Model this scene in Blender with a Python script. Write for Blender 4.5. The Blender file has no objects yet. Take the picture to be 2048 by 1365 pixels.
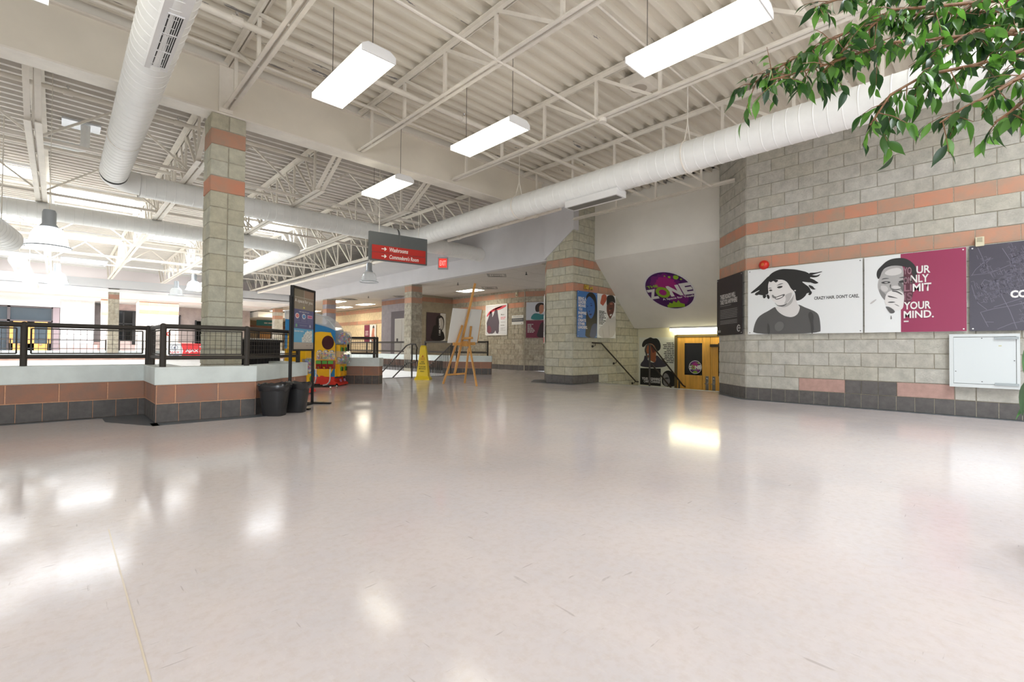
import bpy, bmesh, math, random
from mathutils import Vector, Matrix
from mathutils.geometry import tessellate_polygon

R = math.radians
random.seed(7)
SC = bpy.context.scene
COL = SC.collection

# ------------------------------------------------------------------ camera
cd = bpy.data.cameras.new('camera')
cam = bpy.data.objects.new('camera', cd)
COL.objects.link(cam)
cd.sensor_width = 36.0
cd.lens = 943.5 / 2048 * 36
cd.clip_start, cd.clip_end = 0.05, 200
yaw, pit, rol = R(46.09), R(.961), R(.505)
fw = Vector((math.cos(yaw) * math.cos(pit), math.sin(yaw) * math.cos(pit), math.sin(pit)))
rt = Vector((math.sin(yaw), -math.cos(yaw), 0))
up = rt.cross(fw)
rt, up = math.cos(rol) * rt + math.sin(rol) * up, -math.sin(rol) * rt + math.cos(rol) * up
cam.matrix_world = Matrix(((rt.x, up.x, -fw.x, 0), (rt.y, up.y, -fw.y, 0), (rt.z, up.z, -fw.z, .83), (0, 0, 0, 1)))
SC.camera = cam

# ------------------------------------------------------------------ world, exposure
w = bpy.data.worlds.new('world')
SC.world = w
w.use_nodes = True
w.node_tree.nodes['Background'].inputs[0].default_value = (.86, .93, 1.0, 1)
w.node_tree.nodes['Background'].inputs[1].default_value = 1.0
vs = SC.view_settings
vs.view_transform = 'Standard'
vs.look = 'None'
vs.gamma = 1
vs.use_curve_mapping = False
vs.exposure = 0.75
SC.cycles.use_denoising = True
SC.cycles.max_bounces = 8
SC.cycles.diffuse_bounces = 5
SC.cycles.sample_clamp_indirect = 6


def area(name, loc, sx, sy, power, col=(1, 1, 1), rot=(0, 0, 0), spread=180):
    l = bpy.data.lights.new(name, 'AREA')
    l.shape = 'RECTANGLE'
    l.size, l.size_y = sx, sy
    l.energy = power
    l.color = col
    l.spread = R(spread)
    o = bpy.data.objects.new(name, l)
    COL.objects.link(o)
    o.location = loc
    o.rotation_euler = rot
    return o


# daylight through the court's roof lights (x0, x1, y0, y1); last three added to brighten the fascia
SKYLIGHTS = [(-.1, 1.42, 15.2, 16.8), (-4.2, -.55, 19.3, 20.5), (.08, 1.5, 21.05, 22.2), (2.1, 3.4, 19.35, 20.5),
             (-3.9, -.45, 14.2, 15.2), (3.75, 5.0, 14.8, 16.4), (4.0, 5.05, 23.0, 24.2), (-2.0, -.5, 23.6, 24.8), (.1, 1.45, 27.4, 28.8), (3.75, 5.0, 27.4, 28.8), (-2.0, -.5, 27.4, 28.8)]
DAY = (.90, .955, 1.0)
for k, (x0, x1, y0, y1) in enumerate(SKYLIGHTS):
    area('court_daylight', ((x0 + x1) / 2, (y0 + y1) / 2, 5.02), x1 - x0, y1 - y0, (74 if y0 < 26 else 24) * (x1 - x0) * (y1 - y0), DAY)
# roof lights over the planted end of the hall, behind and right of the camera
HALL_SKY = [(5.4, 6.85, -2.2, -.6), (3.55, 5.0, -3.0, -1.2)]
for (x0, x1, y0, y1) in HALL_SKY:
    area('hall_daylight', ((x0 + x1) / 2, (y0 + y1) / 2, 4.98), x1 - x0, y1 - y0, 60 * (x1 - x0) * (y1 - y0), DAY)
# the glazed entrance behind the camera
area('entrance_daylight', (-3.9, -1.0, 1.9), 5.6, 2.9, 160, DAY, (R(90), 0, R(-90)))
area('entrance_daylight', (2.0, -4.9, 1.9), 7.0, 2.9, 155, DAY, (R(-90), 0, 0))
# glowing panel added under the closed concourse ceiling to brighten the far side
area('concourse_fill', (1.5, 29.8, 3.02), 9, 4.5, 520, DAY)


# ------------------------------------------------------------------ helpers
def lin(c):
    c = c / 255.0
    return c / 12.92 if c <= .04045 else ((c + .055) / 1.055) ** 2.4


def rgb(r, g, b):
    return (lin(r), lin(g), lin(b), 1)


MATS = {}


def mat(name, c, rough=.5, metal=0, var=None, bump=None, emit=None, spec=.5, coat=0, trans=0, alpha=1, c2=None, stretch=(1, 1, 1)):
    """c sRGB 0-255. var=(scale, amount) brightness noise; c2 second colour mixed by that noise; bump=(scale, strength, distance)"""
    if name in MATS:
        return MATS[name]
    m = bpy.data.materials.new(name)
    m.use_nodes = True
    nt = m.node_tree
    N = nt.nodes
    b = N['Principled BSDF']
    b.inputs['Base Color'].default_value = rgb(*c)
    b.inputs['Roughness'].default_value = rough
    b.inputs['Metallic'].default_value = metal
    b.inputs['Specular IOR Level'].default_value = spec
    b.inputs['Coat Weight'].default_value = coat
    b.inputs['Coat Roughness'].default_value = .08
    b.inputs['Transmission Weight'].default_value = trans
    b.inputs['Alpha'].default_value = alpha
    if emit:
        b.inputs['Emission Color'].default_value = rgb(*emit[0])
        b.inputs['Emission Strength'].default_value = emit[1]
    if var or bump:
        geo = N.new('ShaderNodeNewGeometry')
        mp = N.new('ShaderNodeMapping')
        mp.inputs['Scale'].default_value = stretch
        nt.links.new(geo.outputs['Position'], mp.inputs['Vector'])
    if var:
        n = N.new('ShaderNodeTexNoise')
        n.inputs['Scale'].default_value = var[0]
        n.inputs['Detail'].default_value = 5
        n.inputs['Roughness'].default_value = .6
        nt.links.new(mp.outputs[0], n.inputs['Vector'])
        ra = N.new('ShaderNodeMapRange')
        ra.inputs[1].default_value, ra.inputs[2].default_value = .32, .68
        nt.links.new(n.outputs['Fac'], ra.inputs[0])
        mx = N.new('ShaderNodeMix')
        mx.data_type = 'RGBA'
        a = var[1]
        if c2:
            mx.inputs[6].default_value = rgb(*c)
            mx.inputs[7].default_value = rgb(*c2)
        else:
            mx.inputs[6].default_value = rgb(*[min(255, v * (1 - a)) for v in c])
            mx.inputs[7].default_value = rgb(*[min(255, v * (1 + a)) for v in c])
        nt.links.new(ra.outputs[0], mx.inputs[0])
        nt.links.new(mx.outputs[2], b.inputs['Base Color'])
    if bump:
        n2 = N.new('ShaderNodeTexNoise')
        n2.inputs['Scale'].default_value = bump[0]
        n2.inputs['Detail'].default_value = 6
        n2.inputs['Roughness'].default_value = .62
        nt.links.new(mp.outputs[0], n2.inputs['Vector'])
        bu = N.new('ShaderNodeBump')
        bu.inputs['Strength'].default_value = bump[1]
        bu.inputs['Distance'].default_value = bump[2] if len(bump) > 2 else .01
        nt.links.new(n2.outputs['Fac'], bu.inputs['Height'])
        nt.links.new(bu.outputs[0], b.inputs['Normal'])
    MATS[name] = m
    return m


W = {}          # world offset of every parent object


def wo(p):
    return W.get(p.name, Vector((0, 0, 0))) if p is not None else Vector((0, 0, 0))


def tag(o, label=None, cat=None, group=None, kind=None):
    if label:
        o['label'] = label
    if cat:
        o['category'] = cat
    if group:
        o['group'] = group
    if kind:
        o['kind'] = kind
    return o


def empty(name, loc, label=None, cat=None, group=None, kind=None):
    o = bpy.data.objects.new(name, None)
    o.empty_display_size = .1
    COL.objects.link(o)
    o.location = loc
    W[o.name] = Vector(loc)
    return tag(o, label, cat, group, kind)


class MB:
    def __init__(s):
        s.v, s.f, s.mi = [], [], []

    def add(s, vs, fs, k=0):
        n = len(s.v)
        s.v += [Vector(q) for q in vs]
        s.f += [[i + n for i in q] for q in fs]
        s.mi += [k] * len(fs)
        return s

    def box(s, x0, x1, y0, y1, z0, z1, k=0):
        return s.add([(x0, y0, z0), (x1, y0, z0), (x1, y1, z0), (x0, y1, z0), (x0, y0, z1), (x1, y0, z1), (x1, y1, z1), (x0, y1, z1)],
                     [(0, 3, 2, 1), (4, 5, 6, 7), (0, 1, 5, 4), (1, 2, 6, 5), (2, 3, 7, 6), (3, 0, 4, 7)], k)

    def obox(s, o, X, Y, Z, k=0):
        """box from corner o along three edge vectors"""
        o, X, Y, Z = Vector(o), Vector(X), Vector(Y), Vector(Z)
        f = [(0, 3, 2, 1), (4, 5, 6, 7), (0, 1, 5, 4), (1, 2, 6, 5), (2, 3, 7, 6), (3, 0, 4, 7)]
        if X.cross(Y).dot(Z) < 0:
            f = [q[::-1] for q in f]
        return s.add([o, o + X, o + X + Y, o + Y, o + Z, o + X + Z, o + X + Y + Z, o + Y + Z], f, k)

    def bar(s, a, b, wd, ht, k=0, upv=(0, 0, 1)):
        a, b = Vector(a), Vector(b)
        d = (b - a)
        u = Vector(upv)
        sd = d.cross(u)
        if sd.length < 1e-6:
            sd = d.cross(Vector((1, 0, 0)))
        sd = sd.normalized() * wd
        h = sd.cross(d).normalized() * ht
        return s.obox(a - sd / 2 - h / 2, d, sd, h, k)

    def tube(s, pts, r, n=8, k=0, cap=True, closed=False):
        pts = [Vector(p) for p in pts]
        rr = r if isinstance(r, (list, tuple)) else [r] * len(pts)
        m = len(pts)
        base = len(s.v)
        prev = None
        for i, p in enumerate(pts):
            if closed:
                d = pts[(i + 1) % m] - pts[i - 1]
            else:
                d = pts[min(i + 1, m - 1)] - pts[max(i - 1, 0)]
            d = d.normalized() if d.length > 1e-9 else Vector((0, 0, 1))
            if prev is None:
                a = Vector((0, 0, 1)) if abs(d.z) < .9 else Vector((1, 0, 0))
                e1 = d.cross(a).normalized()
            else:
                e1 = (prev - d * prev.dot(d)).normalized()
            prev = e1
            e2 = d.cross(e1)
            for j in range(n):
                t = 2 * math.pi * j / n
                s.v.append(p + rr[i] * (math.cos(t) * e1 + math.sin(t) * e2))
        for i in range(m if closed else m - 1):
            for j in range(n):
                a0 = base + i * n + j
                a1 = base + i * n + (j + 1) % n
                i2 = (i + 1) % m
                s.f.append([a0, a1, base + i2 * n + (j + 1) % n, base + i2 * n + j])
                s.mi.append(k)
        if cap and not closed:
            s.f.append([base + j for j in range(n)][::-1])
            s.f.append([base + (m - 1) * n + j for j in range(n)])
            s.mi += [k, k]
        return s

    def lathe(s, c, prof, n=20, k=0, ax=(0, 0, 1)):
        """prof [(r,z)] round axis ax at c"""
        c = Vector(c)
        z = Vector(ax).normalized()
        x = z.cross(Vector((0, 1, 0)) if abs(z.y) < .9 else Vector((1, 0, 0))).normalized()
        y = z.cross(x)
        b = len(s.v)
        for (r, h) in prof:
            for j in range(n):
                t = 2 * math.pi * j / n
                s.v.append(c + z * h + r * (math.cos(t) * x + math.sin(t) * y))
        for i in range(len(prof) - 1):
            for j in range(n):
                s.f.append([b + i * n + j, b + i * n + (j + 1) % n, b + (i + 1) * n + (j + 1) % n, b + (i + 1) * n + j])
                s.mi.append(k)
        return s

    def prism(s, poly, vec, k=0):
        poly = [Vector(p) for p in poly]
        vec = Vector(vec)
        n = len(poly)
        b = len(s.v)
        s.v += poly + [p + vec for p in poly]
        tr = tessellate_polygon([poly])
        nn = Vector((0, 0, 0))
        for i in range(n):
            nn += poly[i].cross(poly[(i + 1) % n])
        same = nn.dot(vec) > 0
        for t in tr:
            a, bb, c = poly[t[0]], poly[t[1]], poly[t[2]]
            up_ = (bb - a).cross(c - a).dot(vec) > 0
            lo = [b + q for q in (t[::-1] if up_ else t)]
            hi = [b + n + q for q in (t if up_ else t[::-1])]
            s.f += [lo, hi]
            s.mi += [k, k]
        for i in range(n):
            j = (i + 1) % n
            q = [b + i, b + j, b + n + j, b + n + i]
            s.f.append(q if same else q[::-1])
            s.mi.append(k)
        return s

    def build(s, name, m, parent=None, smooth=False, bevel=0, mesh_only=False):
        off = wo(parent)
        me = bpy.data.meshes.new(name)
        me.from_pydata([v - off for v in s.v], [], s.f)
        for q in (m if isinstance(m, (list, tuple)) else [m]):
            me.materials.append(q)
        if isinstance(m, (list, tuple)) and len(m) > 1:
            me.polygons.foreach_set('material_index', s.mi)
        if smooth:
            me.polygons.foreach_set('use_smooth', [True] * len(me.polygons))
            me.set_sharp_from_angle(angle=R(38))
        me.update()
        o = bpy.data.objects.new(name, me)
        COL.objects.link(o)
        if parent is not None:
            o.parent = parent
        W[o.name] = off.copy()
        if bevel:
            bv = o.modifiers.new('edge', 'BEVEL')
            bv.width = bevel
            bv.segments = 2
            bv.limit_method = 'ANGLE'
        return o


class Frame:
    """a wall-like plane: origin, x to the viewer's right, y up, n out of the wall"""

    def __init__(s, o, x, y=(0, 0, 1)):
        s.o, s.x, s.y = Vector(o), Vector(x).normalized(), Vector(y).normalized()
        s.n = s.x.cross(s.y).normalized()

    def p(s, a, b, c=0.0):
        return s.o + s.x * a + s.y * b + s.n * c

    def mat(s, a=0, b=0, c=0):
        q = s.p(a, b, c)
        return Matrix(((s.x.x, s.y.x, s.n.x, q.x), (s.x.y, s.y.y, s.n.y, q.y), (s.x.z, s.y.z, s.n.z, q.z), (0, 0, 0, 1)))

    def box(s, mb, a0, a1, b0, b1, c0, c1, k=0):
        return mb.obox(s.p(a0, b0, c0), s.x * (a1 - a0), s.y * (b1 - b0), s.n * (c1 - c0), k)

    def poly(s, mb, pts, c0, c1, k=0):
        return mb.prism([s.p(a, b, c0) for a, b in pts], s.n * (c1 - c0), k)


def chaikin(pts, n=2):
    for _ in range(n):
        q = []
        for i in range(len(pts)):
            a, b = pts[i], pts[(i + 1) % len(pts)]
            q += [(a[0] * .75 + b[0] * .25, a[1] * .75 + b[1] * .25), (a[0] * .25 + b[0] * .75, a[1] * .25 + b[1] * .75)]
        pts = q
    return pts


def text(s, fr, x0, y0, x1, y1, m, parent, name='lettering', c=.001, bold=.012, shear=0, keep=False, spacing=1.0):
    """letters fitted into the box (x0,y0)-(x1,y1) on a Frame"""
    cu = bpy.data.curves.new(name, 'FONT')
    cu.body = s
    cu.size = 1
    cu.offset = bold
    cu.shear = shear
    cu.space_character = spacing
    cu.resolution_u = 3
    cu.extrude = .0
    o = bpy.data.objects.new(name, cu)
    me = bpy.data.meshes.new_from_object(o)
    bpy.data.objects.remove(o)
    if not me.vertices:
        return None
    xs = [v.co.x for v in me.vertices]
    ys = [v.co.y for v in me.vertices]
    ax, bx, ay, by = min(xs), max(xs), min(ys), max(ys)
    off = wo(parent)
    sx, sy = (x1 - x0) / max(bx - ax, 1e-6), (y1 - y0) / max(by - ay, 1e-6)
    if keep:
        sx = min(sx, sy)
    for v in me.vertices:
        v.co = fr.p(x0 + (v.co.x - ax) * sx, y0 + (v.co.y - ay) * sy, c) - off
    me.materials.clear()
    me.materials.append(m)
    o = bpy.data.objects.new(name, me)
    COL.objects.link(o)
    if parent is not None:
        o.parent = parent
    W[o.name] = off.copy()
    return o


def kids(o):
    return [q for q in bpy.data.objects if q.parent == o]


def copy_tree(o, parent=None):
    c = o.copy()
    COL.objects.link(c)
    if parent is not None:
        c.parent = parent
    for ch in list(o.children):
        copy_tree(ch, c)
    return c


def slabs(name, boxes, m, parent=None, kind='structure'):
    mb = MB()
    for b in boxes:
        mb.box(*b)
    o = mb.build(name, m, parent)
    if kind and parent is None:
        o['kind'] = kind
    return o

# ------------------------------------------------------------------ materials
BLOCK = [mat('split_block_%d' % i, c, .9, 0, (9, .13), (42, .8, .014), spec=.2, c2=tuple(v * .88 for v in c)) for i, c in
         enumerate([(196, 193, 183), (192, 188, 177), (198, 195, 186), (193, 190, 179), (194, 190, 177)])]
BLOCKY = [mat('warm_block_%d' % i, c, .9, 0, (9, .12), (42, .8, .014), spec=.2, c2=tuple(v * .88 for v in c)) for i, c in
          enumerate([(204, 200, 180), (199, 194, 172), (201, 199, 182)])]
BLOCKG = [mat('grey_block_%d' % i, c, .9, 0, (9, .12), (34, .6, .015), spec=.2) for i, c in
          enumerate([(166, 158, 142), (160, 152, 136), (170, 163, 148)])]
ORANGE = [mat('orange_block_%d' % i, c, .85, 0, (5.5, .12), (60, .25, .006), spec=.25, c2=c2) for i, (c, c2) in
          enumerate([((196, 140, 116), (172, 146, 126)), ((200, 138, 112), (182, 142, 120)), ((190, 142, 118), (168, 144, 126))])]
REDBLK = [mat('red_block_%d' % i, c, .8, 0, (7, .14), (50, .3, .006), spec=.3, c2=c2) for i, (c, c2) in
          enumerate([((172, 124, 102), (150, 120, 106)), ((176, 128, 106), (160, 128, 112)), ((164, 120, 102), (150, 124, 112))])]
MORTAR = mat('mortar', (168, 160, 144), .95, var=(40, .08))
MORTAR_O = mat('orange_mortar', (206, 158, 128), .95, var=(40, .06))
TILE = mat('charcoal_tile', (92, 88, 86), .5, var=(14, .1), bump=(90, .12, .003))
TILE_P = mat('rose_tile', (176, 142, 132), .55, var=(14, .05))
GROUT = mat('tile_grout', (140, 134, 128), .9)
CAP = mat('painted_cap', (218, 226, 224), .55, var=(3, .04), bump=(60, .08, .002))
WHITE = mat('white_paint', (232, 231, 230), .6, var=(1.3, .02))
OFFW = mat('warm_white_paint', (228, 224, 215), .6, var=(1.1, .02))
PURPLE = mat('purple_grey_paint', (158, 152, 158), .6, var=(5, .04), bump=(50, .2, .004))
PURPLE_D = mat('dark_purple_paint', (104, 98, 104), .6)
BROWN_W = mat('tan_wall_block', (152, 142, 122), .8, var=(5, .05), bump=(50, .2, .004))
STEEL = mat('cream_steel_paint', (231, 224, 213), .5, var=(4, .03))
BULKP = mat('bulkhead_paint', (208, 206, 208), .6, var=(1.1, .02))
DUCT = mat('white_duct_paint', (238, 238, 235), .42, var=(3, .02))
RAIL = mat('bronze_rail_paint', (62, 57, 52), .55, spec=.3)
BLACK = mat('black_powder_coat', (26, 25, 26), .45)
WIRE = mat('wire_mesh_dark', (66, 60, 56), .5)
CHROME = mat('chrome', (200, 200, 205), .12, 1)
ALU = mat('spun_aluminium', (176, 182, 188), .35, .35)
DARK = mat('dark_gap', (40, 38, 38), .8)
GRAYP = mat('grey_sign_paint', (92, 96, 96), .5)
REDP = mat('red_sign_paint', (184, 42, 34), .45)
YEL = mat('yellow_plastic', (246, 190, 20), .38)
YCONE = mat('cone_yellow', (240, 208, 30), .4)
BLUEP = mat('blue_plastic', (40, 130, 190), .35)
REDPL = mat('red_plastic', (222, 58, 44), .35)
CLEAR = mat('clear_plastic', (235, 240, 242), .08, trans=.0, alpha=.28, spec=.6)
CLEARB = mat('clear_dome', (225, 230, 232), .06, alpha=.4, spec=.7)
WOOD = mat('easel_pine', (206, 152, 84), .5, var=(6, .1), stretch=(1, 1, .15))
DOORW = mat('door_maple', (222, 166, 72), .42, var=(5, .08), stretch=(3, 3, .3))
DOORF = mat('far_door_maple', (214, 156, 84), .45)
PAPER = mat('white_board_paper', (232, 231, 226), .55)
GLASSD = mat('dark_glass', (14, 15, 15), .12, spec=.25)
GLASSF = mat('far_glass', (62, 72, 80), .1, spec=.6)
FRAMED = mat('dark_mullion', (78, 70, 72), .5)
LAMP = mat('lit_lens', (255, 250, 225), .4, emit=((255, 250, 232), 3.4))
LAMP2 = mat('lit_tube', (255, 250, 225), .4, emit=((255, 248, 206), 8.0))
LAMPW = mat('lit_troffer', (255, 250, 235), .4, emit=((255, 246, 222), 13.0))
BULB = mat('lit_bulb', (255, 255, 255), .4, emit=((250, 252, 255), 1.9))
TEAL = mat('teal_sign', (46, 120, 124), .5)

_TONES = {}


def tone(code):
    if code in _TONES:
        return _TONES[code]
    special = {'b1': (58, 104, 172), 'b3': (58, 74, 110), 'b4': (28, 46, 96), 'a1': (176, 88, 66), 'a2': (98, 52, 42), 'a3': (160, 96, 78),
               'a4': (150, 88, 58), 'n1': (58, 54, 66), 'blue': (62, 114, 180), 'mar': (146, 44, 82), 'm165': (150, 112, 122), 'm150': (142, 108, 118), 'm175': (150, 104, 118), 'm140': (128, 84, 98)}
    if code in special:
        c = special[code]
    elif code[0] == 'g':
        v = int(code[1:])
        c = (v, v * .985, v * .975)
    else:
        v = int(code[1:])
        c = (v, v * .45, v * .62)
    _TONES[code] = mat('ink_' + code, c, .45)
    return _TONES[code]


def floor_material():
    m = bpy.data.materials.new('polished_vinyl')
    m.use_nodes = True
    nt = m.node_tree
    N, L = nt.nodes, nt.links
    b = N['Principled BSDF']
    geo = N.new('ShaderNodeNewGeometry')

    def noise(scale, detail=5, rough=.6, st=(1, 1, 1), rz=0):
        mp = N.new('ShaderNodeMapping')
        mp.inputs['Scale'].default_value = st
        mp.inputs['Rotation'].default_value = (0, 0, rz)
        L.new(geo.outputs['Position'], mp.inputs['Vector'])
        n = N.new('ShaderNodeTexNoise')
        n.inputs['Scale'].default_value = scale
        n.inputs['Detail'].default_value = detail
        n.inputs['Roughness'].default_value = rough
        L.new(mp.outputs[0], n.inputs['Vector'])
        return n

    def rng(src, a, bb, lo, hi):
        r = N.new('ShaderNodeMapRange')
        r.inputs[1].default_value, r.inputs[2].default_value, r.inputs[3].default_value, r.inputs[4].default_value = a, bb, lo, hi
        L.new(src, r.inputs[0])
        return r.outputs[0]

    def mix(fac, c1, c2):
        x = N.new('ShaderNodeMix')
        x.data_type = 'RGBA'
        if isinstance(c1, tuple):
            x.inputs[6].default_value = c1
        else:
            L.new(c1, x.inputs[6])
        x.inputs[7].default_value = c2
        L.new(fac, x.inputs[0])
        return x.outputs[2]
    base = mix(rng(noise(2.2, 6, .65).outputs['Fac'], .35, .65, 0, 1), rgb(215, 205, 203), rgb(208, 201, 202))
    base = mix(rng(noise(26, 4, .7).outputs['Fac'], .45, .75, 0, .55), base, rgb(200, 186, 178))
    base = mix(rng(noise(60, 3, .7, (1, .35, 1), .6).outputs['Fac'], .55, .75, 0, .5), base, rgb(220, 212, 208))
    # fine marbled flecks and scuffs
    base = mix(rng(noise(60, 3, .5, (.12, 1, 1), .9).outputs['Fac'], .70, .74, 0, .35), base, rgb(140, 126, 120))
    base = mix(rng(noise(50, 3, .5, (1, .1, 1), 2.2).outputs['Fac'], .705, .745, 0, .35), base, rgb(140, 126, 120))
    L.new(base, b.inputs['Base Color'])
    L.new(rng(noise(3, 4).outputs['Fac'], .3, .7, .1, .16), b.inputs['Roughness'])
    b.inputs['Specular IOR Level'].default_value = .36
    bu = N.new('ShaderNodeBump')
    bu.inputs['Strength'].default_value = .05
    bu.inputs['Distance'].default_value = .01
    L.new(noise(5, 3, .5, (1.0, .5, 1), .8).outputs['Fac'], bu.inputs['Height'])
    L.new(bu.outputs[0], b.inputs['Normal'])
    return m


def deck_material():
    m = bpy.data.materials.new('cream_roof_deck')
    m.use_nodes = True
    nt = m.node_tree
    N, L = nt.nodes, nt.links
    b = N['Principled BSDF']
    geo = N.new('ShaderNodeNewGeometry')
    mp = N.new('ShaderNodeMapping')
    mp.inputs['Scale'].default_value = (.55, 3.4, 3.4)
    L.new(geo.outputs['Position'], mp.inputs['Vector'])
    n = N.new('ShaderNodeTexNoise')
    n.inputs['Scale'].default_value = 2.3
    n.inputs['Detail'].default_value = 8
    n.inputs['Roughness'].default_value = .62
    L.new(mp.outputs[0], n.inputs['Vector'])
    n3 = N.new('ShaderNodeTexNoise')
    n3.inputs['Scale'].default_value = .35
    L.new(geo.outputs['Position'], n3.inputs['Vector'])
    ad = N.new('ShaderNodeMath')
    ad.operation = 'MULTIPLY_ADD'
    ad.inputs[1].default_value = .34
    L.new(n3.outputs['Fac'], ad.inputs[0])
    L.new(n.outputs['Fac'], ad.inputs[2])
    r = N.new('ShaderNodeMapRange')       # peeled paint: bare galvanised patches
    r.inputs[1].default_value, r.inputs[2].default_value = .82, .83
    L.new(ad.outputs[0], r.inputs[0])
    x = N.new('ShaderNodeMix')
    x.data_type = 'RGBA'
    x.inputs[6].default_value = rgb(226, 219, 205)
    x.inputs[7].default_value = rgb(138, 134, 132)
    L.new(r.outputs[0], x.inputs[0])
    L.new(x.outputs[2], b.inputs['Base Color'])
    b.inputs['Roughness'].default_value = .6
    return m


FLOOR = floor_material()
DECK = deck_material()
BORDER = mat('slate_vinyl_border', (92, 98, 104), .3, var=(8, .06))

# ------------------------------------------------------------------ masonry
H = .2032
_BM = {}


def block_mesh(L, Hh, kind, var):
    key = (round(L, 3), round(Hh, 3), kind, var)
    if key in _BM:
        return _BM[key]
    rd = random.Random(hash(key) & 0xffff)
    d, e = {'split': (.007, .004), 'smooth': (.005, .004), 'tile': (.006, .003)}[kind]
    mb = MB()
    if kind == 'split':
        nx, ny = (4, 2) if L > .3 else (2, 2)
    else:
        nx, ny = 1, 1
    xs = [e + (L - 2 * e) * i / nx for i in range(nx + 1)]
    ys = [e + (Hh - 2 * e) * i / ny for i in range(ny + 1)]
    V, F = [], []
    for j, y in enumerate(ys):
        for i, x in enumerate(xs):
            inner = 0 < i < nx or 0 < j < ny
            z = d + (rd.uniform(-.001, .007) if kind == 'split' else 0)
            V.append((x, y, z))
    for j in range(ny):
        for i in range(nx):
            a = j * (nx + 1) + i
            F.append((a, a + 1, a + nx + 2, a + nx + 1))
    ring = list(range(nx + 1)) + [j * (nx + 1) + nx for j in range(1, ny + 1)] + [ny * (nx + 1) + i for i in range(nx - 1, -1, -1)] + [j * (nx + 1) for j in range(ny - 1, 0, -1)]
    b = len(V)
    for q in ring:
        x, y, _ = V[q]
        V.append((0 if x < e * 1.5 else (L if x > L - e * 1.5 else x), 0 if y < e * 1.5 else (Hh if y > Hh - e * 1.5 else y), -.001))
    n = len(ring)
    for i in range(n):
        F.append((ring[i], b + i, b + (i + 1) % n, ring[(i + 1) % n]))
    me = bpy.data.meshes.new('block')
    me.from_pydata(V, [], F)
    me.materials.append(MORTAR)
    me.update()
    _BM[key] = me
    return me


def put_block(parent, fr, a, b, L, Hh, kind, m, name, c=0):
    off = wo(parent)
    me = block_mesh(L, Hh, kind, random.randrange(4))
    o = bpy.data.objects.new(name, me)
    COL.objects.link(o)
    o.parent = parent
    o.matrix_basis = Matrix.Translation(-off) @ fr.mat(a, b, c)
    o.material_slots[0].link = 'OBJECT'
    o.material_slots[0].material = m
    return o


def masonry(parent, fr, width, c0, c1, start=lambda i: i % 2, blocks=BLOCK, orange=(11, 14), L=.4064, tiles=True, skip=None, jt=.0055,
            kind='split', first=None, om=ORANGE, okind='smooth', z0=0):
    """courses c0..c1 on a Frame; start(i) = 1 gives a half block first"""
    for i in range(c0, c1):
        y = z0 + i * H
        if i == 0 and tiles:
            step, x, kd = .2032, 0.0, 'tile'
        elif i in orange:
            step, x, kd = L, 0.0, okind
        else:
            step, x, kd = L, 0.0, kind
        edges = [0.0]
        f = step if kd == 'tile' else (L / 2 if start(i) else L)
        if first and kd != 'tile':
            f = first(i)
        x = f
        while x < width - .03:
            edges.append(x)
            x += step
        edges.append(width)
        for k in range(len(edges) - 1):
            x0, x1 = edges[k], edges[k + 1]
            if skip and skip(x0, x1, i):
                continue
            m = TILE if kd == 'tile' else random.choice(om if i in orange else blocks)
            nm = 'base_tile' if kd == 'tile' else ('orange_block' if i in orange else 'concrete_block')
            put_block(parent, fr, x0 + jt / 2, y + jt / 2, x1 - x0 - jt, H - jt, kd, m, nm)


def wall_slab(name, fr, w_, z0, z1, t=.2, m=MORTAR, parent=None):
    mb = MB()
    fr.box(mb, 0, w_, z0, z1, -t, 0)
    return tag(mb.build(name, m, parent), kind='structure' if parent is None else None)


# ------------------------------------------------------------------ floors
mb = MB()
outline = [(-8, -6), (8.62, -6), (8.62, 3.09), (9.4, 3.87), (9.72, 3.87), (9.72, 7.12), (8.9, 7.12), (8.9, 7.95), (9.7, 8.75), (13.1, 8.75), (13.1, 40),
           (9.15, 40), (9.15, 11.75), (5.4, 11.75), (5.35, 10.0), (5.2, 9.85), (4.05, 11.0), (3.85, 10.8), (2.55, 9.6), (2.55, 7.4), (1.62, 6.5), (.85, 6.5), (.85, 7.3), (-8, 7.3)]
mb.prism([(x, y, -.2) for x, y in outline], (0, 0, .2))
tag(mb.build('floor', FLOOR), kind='structure')
slabs('floor_court', [(-8, 9.15, 6.3, 27.0, -1.2, -1.0)], mat('court_floor', (224, 222, 218), .3, var=(2, .03)))
slabs('floor_concourse', [(-8, 9.15, 27.0, 41.0, -.2, 0.0)], mat('far_floor', (226, 214, 204), .25, var=(2, .03)))

# slate border laid along the walls
def border(name, polys):
    mb = MB()
    for p in polys:
        mb.prism([(x, y, .0005) for x, y in p], (0, 0, .0015))
    return tag(mb.build(name, BORDER), kind='structure')


border('trim_1', [[(-7, 7.2), (-7, 7.08), (.38, 7.08), (.38, 7.2)], [(.38, 7.2), (.38, 6.72), (.72, 6.08), (.78, 6.08), (.78, 7.2)],
                  [(.72, 6.3), (.72, 6.08), (1.82, 6.08), (2.95, 7.2), (2.8, 7.3), (1.75, 6.3)]])
border('trim_2', [[(8.6, -5), (8.6, 3.1), (9.4, 3.9), (9.3, 3.96), (8.45, 3.12), (8.45, -5)]])
border('trim_3', [[(8.87, 7.1), (8.87, 7.95), (9.6, 8.7), (9.3, 8.8), (8.55, 8.2), (8.62, 6.98), (9.85, 6.98), (9.85, 7.1)]])
tag(MB().box(9.6, 9.74, 3.87, 7.12, -.03, .006).build('trim_4', mat('stair_nosing', (150, 152, 150), .5)), kind='structure')
tag(MB().box(5.4, 9.1, 11.58, 11.78, -.03, .004).build('trim_5', mat('slate_nosing', (112, 108, 108), .5)), kind='structure')
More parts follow.
